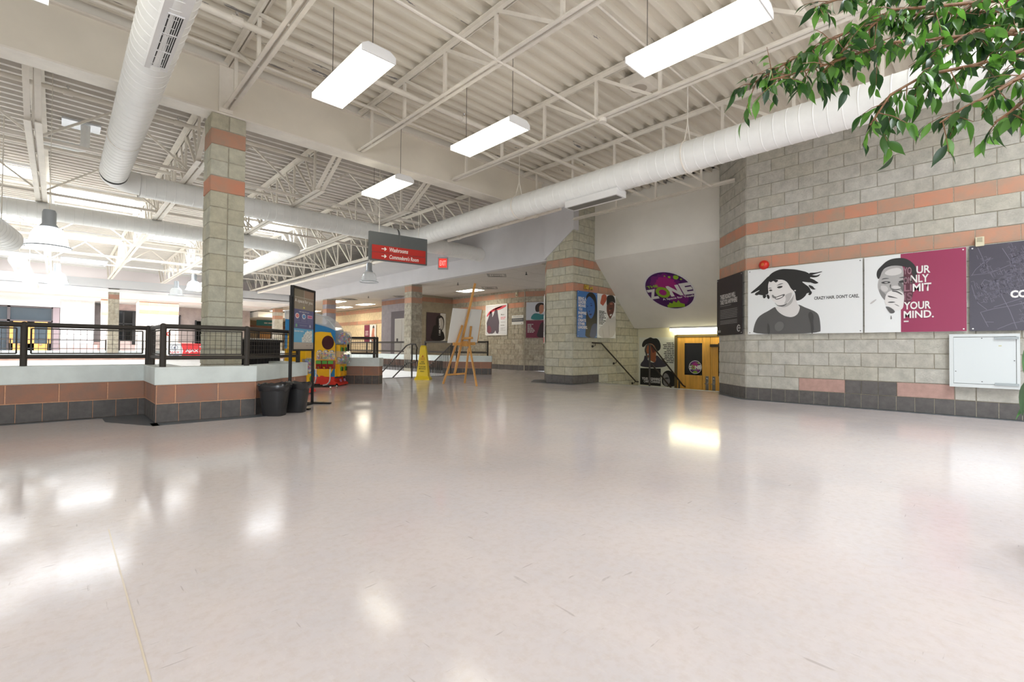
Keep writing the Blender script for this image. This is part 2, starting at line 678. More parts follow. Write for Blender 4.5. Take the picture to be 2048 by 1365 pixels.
tag(MB().box(.1775, .1825, -4, 2.8, .0003, .0006).build('trim_6', mat('floor_seam', (216, 202, 182), .2)), kind='structure')

# ------------------------------------------------------------------ right wall with its chamfered corner
fr_right = Frame((8.6, 3.08, 0), (0, -1, 0))
wr = wall_slab('wall_right', fr_right, 8.2, 0, 4.6)


def right_skip(x0, x1, i):
    return i == 1 and x1 > .85 and x0 < 2.6


masonry(wr, fr_right, 4.5, 0, 23, start=lambda i: i % 2 == 0, skip=right_skip)
for a, b, mm in ((.81, 1.43, TILE_P), (1.43, 1.63, TILE), (1.63, 1.83, TILE), (1.83, 2.04, TILE), (2.04, 2.64, TILE_P)):
    put_block(wr, fr_right, a + .003, H + .004, b - a - .006, H - .008, 'tile', mm, 'wall_tile', .006)
put_block(wr, fr_right, 2.644, H + .004, .197, H - .008, 'split', BLOCK[2], 'concrete_block')
fr_cham = Frame((9.37, 3.85, 0), (-1, -1, 0))
wc = wall_slab('wall_corner', fr_cham, 1.089, 0, 4.6)
masonry(wc, fr_cham, 1.086, 0, 23, first=lambda i: (.27 if i % 2 == 0 else .07), L=.2032 * 2)
tag(MB().box(9.37, 12.2, 3.65, 3.85, -1.0, 4.6).build('wall_stair_right', BLOCKG[0]), kind='structure')

# ------------------------------------------------------------------ stair pillar (face to the stair, face to the hall, chamfer)
pil = empty('pillar', (9.3, 7.6, 0), kind='structure')
MB().prism([(8.87, 7.12, 0), (12.2, 7.12, 0), (12.2, 8.72, 0), (9.67, 8.72, 0), (8.87, 7.95, 0)], (0, 0, 4.55)).build('core', MORTAR, pil)
MB().box(9.9, 12.2, 7.12, 7.5, -1.0, 0).build('stair_flank', MORTAR, pil)
fB = Frame((8.86, 7.11, 0), (1, 0, 0))
masonry(pil, fB, 1.08, 0, 1)
masonry(pil, fB, 2.9, 1, 22, start=lambda i: i % 2, blocks=BLOCKY)
masonry(pil, Frame((9.9, 7.11, -.8128), (1, 0, 0)), 1.86, 1, 5, start=lambda i: i % 2, blocks=BLOCKY, orange=(), tiles=False)
put_block(pil, fB, 1.09, .01, .3, .19, 'split', BLOCKY[0], 'concrete_block')
fA = Frame((8.86, 7.95, 0), (0, -1, 0))
masonry(pil, fA, .84, 0, 22, start=lambda i: i % 2, blocks=BLOCKY)
fC = Frame((9.66, 8.73, 0), (-.8, -.78, 0))
masonry(pil, fC, 1.11, 0, 16, start=lambda i: i % 2, blocks=BLOCKY)

# ------------------------------------------------------------------ stairwell: upper wall, raking soffit, back wall, steps
tag(MB().box(9.7, 9.85, 3.86, 7.12, 3.09, 4.6).build('wall_stair_upper', OFFW), kind='structure')
tag(MB().prism([(9.7, 3.86, 3.095), (11.56, 3.86, 1.43), (12.1, 3.86, 1.43), (12.1, 3.86, 1.62), (9.85, 3.86, 3.3)], (0, 3.26, 0)).build('ceiling_stair', OFFW), kind='structure')
tag(MB().box(11.76, 12.0, 3.86, 7.12, -1.0, 1.5).build('wall_stair_back', mat('stair_back_paint', (214, 208, 180), .6)), kind='structure')
tag(MB().box(10.0, 12.0, 3.86, 7.12, -1.05, -.94).build('floor_stair', mat('stair_floor', (150, 130, 110), .4)), kind='structure')
st = empty('stair_flight', (9.8, 5.5, -.94), kind='structure')
for k in range(5):
    MB().box(9.72 + .27 * k, 9.72 + .27 * (k + 1), 3.87, 7.1, -.94, -.157 * (k + 1)).build('step', mat('stair_tread', (140, 136, 132), .6), st)
ctr = empty('stair_court', (7.2, 12.0, -1), kind='structure')
for k in range(6):
    MB().box(5.4, 9.0, 11.75 + .3 * k, 11.75 + .3 * (k + 1), -1.0, -.165 * (k + 1)).build('step', mat('court_tread', (216, 216, 214), .5), ctr)

# ------------------------------------------------------------------ low walls of the court
ORG_L = .4064


def low_wall(name, pts, t=.25, cap_t=.31, z0=0, blocks=REDBLK, base=True, x_first=.4064, white_base=False):
    """planter-height wall; pts run with the seen side on the right hand of travel reversed (viewer's left to right)"""
    root = empty(name, (pts[0][0], pts[0][1], 0), kind='structure')
    n = len(pts)
    # inward offset polyline
    def offset(d):
        out = []
        for i, p in enumerate(pts):
            dirs = []
            if i > 0:
                dirs.append(Vector((p[0] - pts[i - 1][0], p[1] - pts[i - 1][1])).normalized())
            if i < n - 1:
                dirs.append(Vector((pts[i + 1][0] - p[0], pts[i + 1][1] - p[1])).normalized())
            ns = [Vector((-q.y, q.x)) for q in dirs]
            if len(ns) == 1:
                m_ = ns[0] * d
            else:
                b = (ns[0] + ns[1])
                m_ = b * (d / max(.2, 1 + ns[0].dot(ns[1])))
            out.append((p[0] + m_.x, p[1] + m_.y))
        return out
    core_a, core_b = offset(.0), offset(t)
    poly = core_a + core_b[::-1]
    MB().prism([(x, y, z0) for x, y in poly], (0, 0, .4064 - z0)).build('core', MORTAR_O if base else WHITE, root)
    ca, cb = offset(-.018), offset(t + .02)
    MB().prism([(x, y, .4064) for x, y in ca + cb[::-1]], (0, 0, .192)).build('cap', CAP, root, bevel=.006)
    if base:
        for i in range(n - 1):
            a, b = Vector((*pts[i], 0)), Vector((*pts[i + 1], 0))
            Ls = (b - a).length
            fr = Frame(a, b - a)
            x = 0.0
            while x < Ls - .01:
                x1 = min(x + .2032, Ls)
                if Ls - x1 < .04:
                    x1 = Ls
                put_block(root, fr, x + .002, .002, x1 - x - .004, H - .006, 'tile', TILE, 'base_tile')
                x = x1
            x = 0.0
            first = .17 if i else x_first
            x1 = min(first, Ls)
            while x < Ls - .01:
                if Ls - x1 < .05:
                    x1 = Ls
                put_block(root, fr, x + .005, H + .004, x1 - x - .010, H - .012, 'smooth', random.choice(blocks), 'red_block')
                x = x1
                x1 = min(x + ORG_L, Ls)
    return root


lw = low_wall('low_wall_court', [(-6.0, 7.2), (.77, 7.2), (.77, 6.3), (1.74, 6.3), (2.70, 7.26), (2.70, 9.4)], x_first=.33)
lw2 = low_wall('low_wall_centre', [(3.85, 11.2), (5.25, 9.8), (5.45, 10.0)], t=.27)
lw3 = low_wall('low_wall_concourse', [(9.05, 33.0), (9.05, 12.25), (9.98, 11.32), (10.18, 11.52)], t=.3, blocks=REDBLK)
MB().box(9.045, 9.3, 12.3, 26.98, -1.0, .19).build('white_flank', WHITE, lw3)
lw4 = low_wall('low_wall_far', [(-8.0, 27.0), (8.8, 27.0)], base=False)
MB().box(-8, 8.8, 26.99, 27.05, .2, .4064).build('brick_band', mat('far_brick_band', (186, 150, 134), .8, var=(3, .1)), lw4)
MB().box(-8, 8.8, 26.985, 27.2, -1.0, .2).build('white_flank', WHITE, lw4)

# ------------------------------------------------------------------ columns and girder
col = empty('column', (1.57, 7.2, .6), kind='structure')
cx0, cx1, cy0, cy1, ct = 1.365, 1.77, 7.0, 7.4, 3.845
MB().box(cx0 + .012, cx1 - .012, cy0 + .012, cy1 - .012, .0, ct).build('core', MORTAR, col)
frc = Frame((cx0, cy0 + .012, ct - 19 * H), (1, 0, 0))
frl = Frame((cx0 + .012, cy1, ct - 19 * H), (0, -1, 0))
for i in range(2, 19):
    if i in (17, 14):
        put_block(col, frc, .004, i * H + .004, .397, H - .008, 'split', random.choice(ORANGE), 'orange_block')
        put_block(col, frl, .004, i * H + .004, .393, H - .008, 'split', random.choice(ORANGE), 'orange_block')
    else:
        for q in (0, 1):
            put_block(col, frc, .004 + .2025 * q, i * H + .004, .1945, H - .008, 'split', random.choice(BLOCKY), 'concrete_block')
            put_block(col, frl, .004 + .2005 * q, i * H + .004, .1925, H - .008, 'split', random.choice(BLOCKY), 'concrete_block')

gird = empty('beam', (3, 7.13, 3.85), kind='structure')
MB().box(-6, 7.62, 7.01, 7.26, 3.865, 4.47).build('web', mat('girder_paint', (226, 218, 203), .55, var=(.8, .03)), gird)
MB().box(-6, 7.62, 6.995, 7.275, 3.845, 3.868).build('bottom_flange', STEEL, gird)
MB().box(-6, 7.62, 6.96, 7.3, 4.468, 4.49).build('top_flange', STEEL, gird)
MB().box(1.44, 1.60, 6.975, 7.012, 3.868, 4.468).build('stiffener', STEEL, gird)

# ------------------------------------------------------------------ roof deck (ribs run along x)
ceil = empty('ceiling', (0, 0, 4.53), kind='structure')


def cut(x0, x1, y, holes):
    iv = [(x0, x1)]
    for (a, b, c, d) in holes:
        if c - .05 < y < d + .05:
            iv = [q for (s, e) in iv for q in ((s, min(e, a)), (max(s, b), e)) if q[1] - q[0] > .05]
    return iv


def deck(x0, x1, y0, y1, pitch, per, z, dep, holes, m):
    n = int(round((y1 - y0) / pitch))
    for s in range(0, n, per):
        mb = MB()
        for k in range(s, min(s + per, n)):
            ya = y0 + k * pitch
            pr = [(0, 0), (.28, 0), (.36, dep), (.92, dep), (1.0, 0)]
            for (a, b) in cut(x0, x1, ya + pitch / 2, holes):
                vs_ = []
                for (t, h) in pr:
                    vs_ += [(a, ya + t * pitch, z + h), (b, ya + t * pitch, z + h)]
                mb.add(vs_, [(2 * i, 2 * i + 2, 2 * i + 3, 2 * i + 1) for i in range(len(pr) - 1)])
        if mb.v:
            mb.build('deck_sheet', m, ceil)


deck(-6.2, 9.75, -5.2, 7.0, .2032, 4, 4.53, .07, HALL_SKY, DECK)
deck(-6.2, 9.1, 7.26, 29.9, .2032, 4, 4.53, .07, SKYLIGHTS, mat('court_deck', (214, 208, 200), .55, var=(1.5, .03)))
for k, (a, b, c, d) in enumerate(SKYLIGHTS + HALL_SKY):  # the added far-end roof lights get curbs too
    mb = MB()
    a, b = a - .03, b + .03
    c = 7.26 + math.floor((c - .05 - 7.26) / .2032) * .2032 if c > 7 else c - .2
    d = 7.26 + math.ceil((d + .05 - 7.26) / .2032) * .2032 if d > 7 else d + .2
    mb.box(a - .05, a, c - .05, d + .05, 4.5, 5.05).box(b, b + .05, c - .05, d + .05, 4.5, 5.05)
    mb.box(a, b, c - .05, c, 4.5, 5.05).box(a, b, d, d + .05, 4.5, 5.05)
    tag(mb.build('roof_light_curb', WHITE), kind='structure')

# ------------------------------------------------------------------ open web joists
HALL_V = [7.55 - .94 * k for k in range(13)]


def joist(x, y0, y1, zb, zt, verts, wch=.118, double=False, label=None, dia=-1):
    r = empty('roof_joist', (x, (y0 + y1) / 2, zb), kind='structure')
    mb = MB()
    for s in (-1, 1):
        mb.box(x + s * .012, x + s * wch / 2, y0, y1, zb - .004, zb + .004)
        mb.box(x + s * .012 - .003, x + s * .012 + .003, y0, y1, zb - .004, zb + .05)
    mb.build('bottom_chord', STEEL, r)
    mb = MB()
    for s in (-1, 1):
        mb.box(x + s * .012, x + s * wch / 2, y0, y1, zt - .004, zt + .004)
        mb.box(x + s * .012 - .003, x + s * .012 + .003, y0, y1, zt - .055, zt + .004)
    mb.build('top_chord', STEEL, r)
    for i, v in enumerate(verts):
        if y0 < v < y1:
            MB().box(x - .018, x + .018, v - .018, v + .018, zb, zt).build('web_post', STEEL, r)
            o = verts[i + 1] if i + 1 < len(verts) else None
            if o is not None and y0 < o + .08:
                MB().bar((x, v - .04, zt - .03), (x, o + .1, zb + .03), .038, .038).build('web_diagonal', STEEL, r)
            if double and i > 0:
                MB().bar((x, v + .04, zt - .03), (x, verts[i - 1] - .1, zb + .03), .03, .03).build('web_diagonal', STEEL, r)
    return r


for x in (1.54, 3.37, 5.19, 7.03):
    joist(x, -5.0, 6.99, 3.92, 4.515, HALL_V)
joist(8.84, 3.36, 7.09, 3.93, 4.515, [5.9, 4.94, 3.98])
CV = [7.75 + 1.05 * k for k in range(22)]
for x in (-2.1, -.28, 1.55, 3.37, 5.18, 7.03):
    zb = 3.66
    r = joist(x, 8.5, 26.4, zb, 4.515, CV[::-1], wch=.17, double=False)
    for s in (-1, 1):
        MB().bar((x + s * .05, 7.3, 4.36), (x + s * .05, 8.55, zb + .03), .06, .02).build('end_diagonal', STEEL, r)
        MB().bar((x + s * .05, 26.35, zb + .03), (x + s * .05, 27.2, 4.4), .06, .02).build('end_diagonal', STEEL, r)
    for v in CV:
        if 8.6 < v < 26.2:
            MB().bar((x, v, zb + .03), (x, v + .5, 4.48), .03, .03).build('web_diagonal', STEEL, r)

# cross bridging between the court trusses
for v in (9.35, 12.6, 17.5, 22.3):
    r = empty('roof_bridging', (2, v, 3.7), kind='structure')
    MB().bar((-4, v, 3.72), (7.0, v, 3.72), .045, .045).build('bottom_rod', STEEL, r)
    xs = [-2.1, -.28, 1.55, 3.37, 5.18, 7.03]
    for a, b in zip(xs, xs[1:]):
        MB().bar((a, v, 3.72), ((a + b) / 2, v, 4.45), .03, .03).build('bridging_diagonal', STEEL, r)
        MB().bar(((a + b) / 2, v, 4.45), (b, v, 3.72), .03, .03).build('bridging_diagonal', STEEL, r)
r = empty('roof_bridging', (2, 3.68, 3.9), kind='structure')
MB().tube([(-4, 3.66, 3.925), (8.8, 3.78, 3.925)], .017, 8).build('bottom_rod', STEEL, r)
MB().lathe((5.19, 3.68, 3.87), [(.0, 0), (.05, 0), (.05, .07), (0, .07)], 12).build('clamp', STEEL, r)

# ------------------------------------------------------------------ concourse: bulkhead, ceiling, columns, back walls
tag(MB().box(9.0, 9.2, 8.0, 29.84, 3.095, 4.6).build('wall_bulkhead', BULKP), kind='structure')
tag(MB().prism([(8.828, 8.02, 3.095), (8.828, 7.085, 3.72), (8.828, 7.085, 4.6), (8.828, 8.02, 4.6)], (.2, 0, 0)).build('wall_bulkhead_return', BULKP), kind='structure')
cc = empty('ceiling_concourse', (11, 20, 3.1), kind='structure')
CT = mat('ceiling_tile', (206, 200, 192), .85, var=(30, .03))
TROFF = [(11.72, 14.6), (10.02, 23.1), (11.72, 23.4), (11.72, 26.0), (10.02, 27.3), (13.6, 27.2), (10.02, 32), (11.72, 30.5)]
DIFFU = [(9.85, 10.95), (11.7, 13.4), (10.0, 21.6), (11.0, 18.6)]
TX, TY = .6, 1.2
iy = 0
y = 8.6
while y < 38:
    x = 9.2
    while x < 14.2:
        hit = any(abs(x + TX / 2 - a) < .3 and abs(y + TY / 2 - b) < .6 for a, b in TROFF)
        if not hit:
            if y < 20:
                MB().box(x + .006, x + TX - .006, y + .006, y + TY - .006, 3.13, 3.142).build('ceiling_panel', CT, cc)
        x += TX
    y += TY
MB().box(9.2, 14.4, 8.0, 40, 3.142, 3.2).build('ceiling_grid', mat('ceiling_grid_paint', (190, 184, 176), .7), cc)

fb = Frame((12.9, 17.3, 0), (0, -1, 0))
wb = wall_slab('wall_concourse', fb, 4.6, 0, 3.12)
masonry(wb, fb, 4.55, 0, 16, start=lambda i: i % 2, blocks=BLOCKG, orange=(12, 14), om=ORANGE)
fb2 = Frame((12.9, 12.75, 0), (.45, -1, 0))
wb2 = wall_slab('wall_concourse_end', fb2, 3.2, 0, 3.12)
masonry(wb2, fb2, 3.1, 0, 16, start=lambda i: i % 2, blocks=BLOCKG, orange=(12, 14), om=REDBLK)
fv = Frame((11.15, 17.3, 0), (1, 0, 0))
wv = wall_slab('wall_gallery', fv, 1.75, 0, 3.12, m=BROWN_W)
masonry(wv, fv, 1.75, 0, 16, start=lambda i: i % 2, blocks=[BROWN_W], orange=(14,), om=REDBLK, kind='smooth')
fp = Frame((11.15, 20.6, 0), (0, -1, 0))
wp = wall_slab('wall_lift', fp, 3.3, 0, 3.12, m=PURPLE)
masonry(wp, fp, 3.3, 0, 16, start=lambda i: i % 2, blocks=[PURPLE], orange=(14,), om=REDBLK, kind='smooth', tiles=False)
# lift door in its dark surround
ld = empty('door_1', (11.1, 18.9, 0), kind='structure')
mb = MB()
fp.box(mb, .95, 2.75, 0, 2.5, .0, .03)
mb.build('surround', PURPLE_D, ld)
mb = MB()
fp.box(mb, 1.3, 2.5, 0, 2.16, .03, .04)
mb.build('door_frame', mat('lift_frame_paint', (214, 210, 204), .5), ld)
for a, b in ((1.33, 1.9), (1.92, 2.47)):
    mb = MB()
    fp.box(mb, a, b, 0, 2.12, .04, .052)
    mb.build('door_leaf', mat('lift_leaf_paint', (196, 194, 186), .45), ld)
mb = MB()
fp.box(mb, 1.5, 1.62, 1.12, 1.26, .052, .06)
mb.build('call_plate', BLACK, ld)
# warm walls further along
slabs('wall_concourse_far', [(13.0, 13.2, 20.6, 40, 0, 3.12)], mat('far_tan_block', (206, 188, 154), .8, var=(6, .06)))
slabs('trim_7', [(12.97, 13.01, 20.6, 40, 2.85, 3.05), (12.97, 13.01, 20.6, 40, 2.2, 2.4)], ORANGE[0])
slabs('wall_end', [(9.0, 14.4, 38, 38.2, 0, 3.12)], mat('end_brown_block', (168, 148, 118), .8, var=(6, .06)))
slabs('trim_8', [(9.0, 14.4, 37.9, 38, 2.2, 2.4)], REDBLK[0])
slabs('ceiling_drop', [(9.2, 14.4, 33, 38, 2.75, 3.1)], OFFW)
door2 = empty('door_2', (11.0, 37.9, 0), kind='structure')
MB().box(10.6, 11.5, 37.86, 37.9, 0, 2.15).build('frame', FRAMED, door2)
MB().box(10.68, 11.42, 37.82, 37.87, 0, 2.08).build('door_leaf', DOORF, door2)

for k, y in enumerate((14.55, 21.9, 29.2)):
    c = empty('column', (9.25, y + .2, .6), kind='structure')
    MB().box(9.03, 9.47, y, y + .46, 0, 3.12).build('core', MORTAR, c)
    f1 = Frame((9.025, y, 0), (1, 0, 0))
    f2 = Frame((9.03, y + .46, 0), (0, -1, 0))
    ms = BLOCKG if k == 0 else ([PURPLE] if k == 1 else BLOCK)
    masonry(c, f1, .45, 3, 15, start=lambda i: i % 2, blocks=ms, orange=(12, 14))
    masonry(c, f2, .46, 3, 15, start=lambda i: i % 2, blocks=ms, orange=(12, 14))

tag(MB().box(7.3, 9.0, 11.0, 26.4, 3.6, 3.68).build('ceiling_soffit', BULKP), kind='structure')
# ------------------------------------------------------------------ far side of the court
slabs('beam_far', [(-8, 8.9, 26.5, 26.85, 3.3, 3.66)], mat('far_beam_paint', (206, 206, 208), .5))
slabs('wall_fascia', [(-8, 9.0, 29.85, 30.0, 3.06, 4.6)], mat('pink_white_paint', (226, 216, 212), .6))
slabs('fascia_shadow_strip', [(-8, 9.0, 29.8, 29.86, 3.98, 4.0)], mat('fascia_shadow_line', (180, 168, 164), .6))  # thin strip, its darker colour stands for a shadow line
slabs('ceiling_far', [(-8, 9.05, 26.6, 41, 3.14, 3.25)], WHITE)
# shopfront with its timber doors
sf = empty('window_1', (-1.1, 33, 0), kind='structure')
slabs('wall_shop_header', [(-8, .06, 32.9, 33.2, 2.72, 3.14)], WHITE)
MB().box(-8, -.1, 33.1, 33.14, 0, 2.72).build('pane', GLASSF, sf)
for x in (-3.2, -1.72, -.2):
    MB().box(x - .05, x + .05, 33.0, 33.1, 0, 2.72).build('mullion', FRAMED, sf)
for z in (2.68, 2.0):
    MB().box(-8, -.15, 33.0, 33.1, z - .04, z + .04).build('transom', FRAMED, sf)
MB().box(-.2, .04, 32.95, 33.15, 0, 2.7).build('jamb_panel', mat('mauve_jamb', (138, 124, 128), .6), sf)
for k, (x0, x1) in enumerate(((-1.68, -.98), (-.96, -.26))):
    d = empty('door_%d' % (3 + k), ((x0 + x1) / 2, 33, 0), kind='structure')
    for a in ((x0, x0 + .12, 0, 1.96), (x1 - .12, x1, 0, 1.96), (x0, x1, 1.8, 1.96), (x0, x1, 0, .88)):
        MB().box(a[0], a[1], 32.95, 33.0, a[2], a[3]).build('door_rail', DOORF, d)
    MB().box(x0 + .1, x1 - .1, 32.98, 33.0, .85, 1.82).build('door_pane', GLASSF, d)
    MB().box(x0 + .3, x1 - .3, 32.9, 32.95, .82, .86).build('push_bar', CHROME, d)
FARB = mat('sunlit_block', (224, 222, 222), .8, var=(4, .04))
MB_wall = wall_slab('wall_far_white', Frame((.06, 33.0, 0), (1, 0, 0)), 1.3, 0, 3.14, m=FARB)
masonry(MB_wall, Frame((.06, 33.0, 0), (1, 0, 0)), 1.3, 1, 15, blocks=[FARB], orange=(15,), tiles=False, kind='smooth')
slabs('baseboard_far', [(.06, 1.5, 32.96, 33.0, .55, .85), (1.36, 2.0, 33.9, 34.0, .5, 1.0)], mat('far_pink_band', (212, 180, 174), .8))
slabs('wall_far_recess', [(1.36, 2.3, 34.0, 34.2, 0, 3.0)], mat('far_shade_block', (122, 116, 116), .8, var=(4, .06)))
fp2 = empty('pillar', (1.75, 30.5, 0), kind='structure')
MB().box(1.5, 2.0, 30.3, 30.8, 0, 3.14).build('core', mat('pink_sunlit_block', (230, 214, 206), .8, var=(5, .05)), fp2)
MB().box(1.49, 2.01, 30.29, 30.81, 2.85, 3.1).build('orange_band', ORANGE[0], fp2)
MB().box(1.49, 2.01, 30.29, 30.81, 2.3, 2.45).build('orange_band', ORANGE[0], fp2)
fc = empty('column', (1.72, 27.2, .6), kind='structure')
MB().box(1.545, 1.905, 26.75, 27.1, .5, 3.3).build('core', MORTAR, fc)
masonry(fc, Frame((1.545, 26.75, 0), (1, 0, 0)), .36, 3, 16, start=lambda i: i % 2, blocks=BLOCKG, orange=(14,), om=REDBLK)
# window bay
wf = empty('window_2', (2.5, 34, 0), kind='structure')
MB().box(2.3, 3.2, 34.0, 34.05, 1.1, 2.75).build('pane', GLASSD, wf)
for x in (2.3, 2.62, 3.05):
    MB().box(x - .03, x + .03, 33.95, 34.0, 1.1, 2.75).build('mullion', BLACK, wf)
for z in (2.05, 2.75):
    MB().box(2.3, 3.2, 33.95, 34.0, z - .03, z + .03).build('transom', BLACK, wf)
MB().box(3.0, 3.2, 33.93, 34.0, .9, 2.75).build('post_panel', BLACK, wf)
slabs('wall_far_sill', [(2.0, 3.3, 34.0, 34.2, 0, 1.1), (2.0, 3.3, 34.06, 34.2, 2.7, 3.14)], mat('far_sill_block', (196, 176, 172), .8, var=(4, .06)))
bp = empty('pillar', (3.75, 30.6, 0), kind='structure')
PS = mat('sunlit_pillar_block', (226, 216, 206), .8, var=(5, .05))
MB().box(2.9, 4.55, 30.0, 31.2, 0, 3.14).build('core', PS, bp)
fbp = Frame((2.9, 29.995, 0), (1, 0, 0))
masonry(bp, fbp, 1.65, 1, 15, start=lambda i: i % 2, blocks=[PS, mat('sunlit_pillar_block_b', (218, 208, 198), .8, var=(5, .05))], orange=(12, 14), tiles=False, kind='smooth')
slabs('wall_far_right', [(4.55, 9.0, 34.0, 34.2, 0, 3.14)], mat('far_mauve_block', (168, 156, 152), .8, var=(4, .05)))
slabs('baseboard_far_right', [(4.55, 9.0, 33.95, 34.0, .7, 1.05)], mat('far_pink_band', (212, 180, 174), .8))
w3 = empty('window_3', (4.8, 34, 0), kind='structure')
MB().box(4.6, 5.25, 33.9, 33.95, 1.95, 2.65).build('pane', GLASSD, w3)
mb = MB()
for a in ((4.6, 4.66, 1.95, 2.65), (5.19, 5.25, 1.95, 2.65), (4.6, 5.25, 1.92, 1.99), (4.6, 5.25, 2.6, 2.67)):
    mb.box(a[0], a[1], 33.85, 33.92, a[2], a[3])
mb.build('frame', FRAMED, w3)
w4 = empty('window_4', (7.2, 34, 0), kind='structure')
MB().box(6.0, 8.3, 33.9, 33.95, .8, 2.35).build('pane', GLASSD, w4)
for x in (6.0, 7.1, 8.3):
    MB().box(x - .04, x + .04, 33.84, 33.9, .8, 2.4).build('mullion', BLACK, w4)

# ------------------------------------------------------------------ unseen ends of the hall, to keep the daylight right
slabs('wall_back', [(-6.2, 8.6, -5.2, -5.05, 3.4, 4.6), (-6.2, -1.8, -5.2, -5.05, 0, 3.4), (5.8, 8.8, -5.2, -5.05, 0, 3.4)], OFFW)
slabs('wall_left', [(-6.3, -6.15, -5.2, 7.3, 3.4, 4.6), (-6.3, -6.15, 1.9, 7.3, 0, 3.4), (-6.3, -6.15, 7.3, 34, -1, 4.6)], OFFW)
slabs('wall_far_end', [(-8, 14.4, 41, 41.2, -1, 3.3)], OFFW)
slabs('wall_concourse_back', [(12.2, 14.8, 8.6, 8.8, 0, 3.2), (14.3, 14.5, 8.6, 41, 0, 3.2)], OFFW)
slabs('roof_over_stair', [(9.6, 12.2, 3.6, 8.8, 4.6, 4.7), (9.1, 14.6, 8.0, 41, 3.22, 3.3), (9.02, 9.3, 8.2, 29.8, 4.56, 4.7), (-6.3, 9.9, 6.9, 7.4, 4.61, 4.7), (-6.3, 9.8, 6.955, 7.3, 4.49, 4.61), (8.5, 9.9, -5.2, 3.7, 4.6, 4.7), (-6.4, 9.9, -5.3, -5.1, 4.5, 4.7), (-6.4, -6.1, -5.3, 30, 4.5, 4.7), (-6.3, 9.2, 29.8, 30.0, 4.5, 4.7)], OFFW)

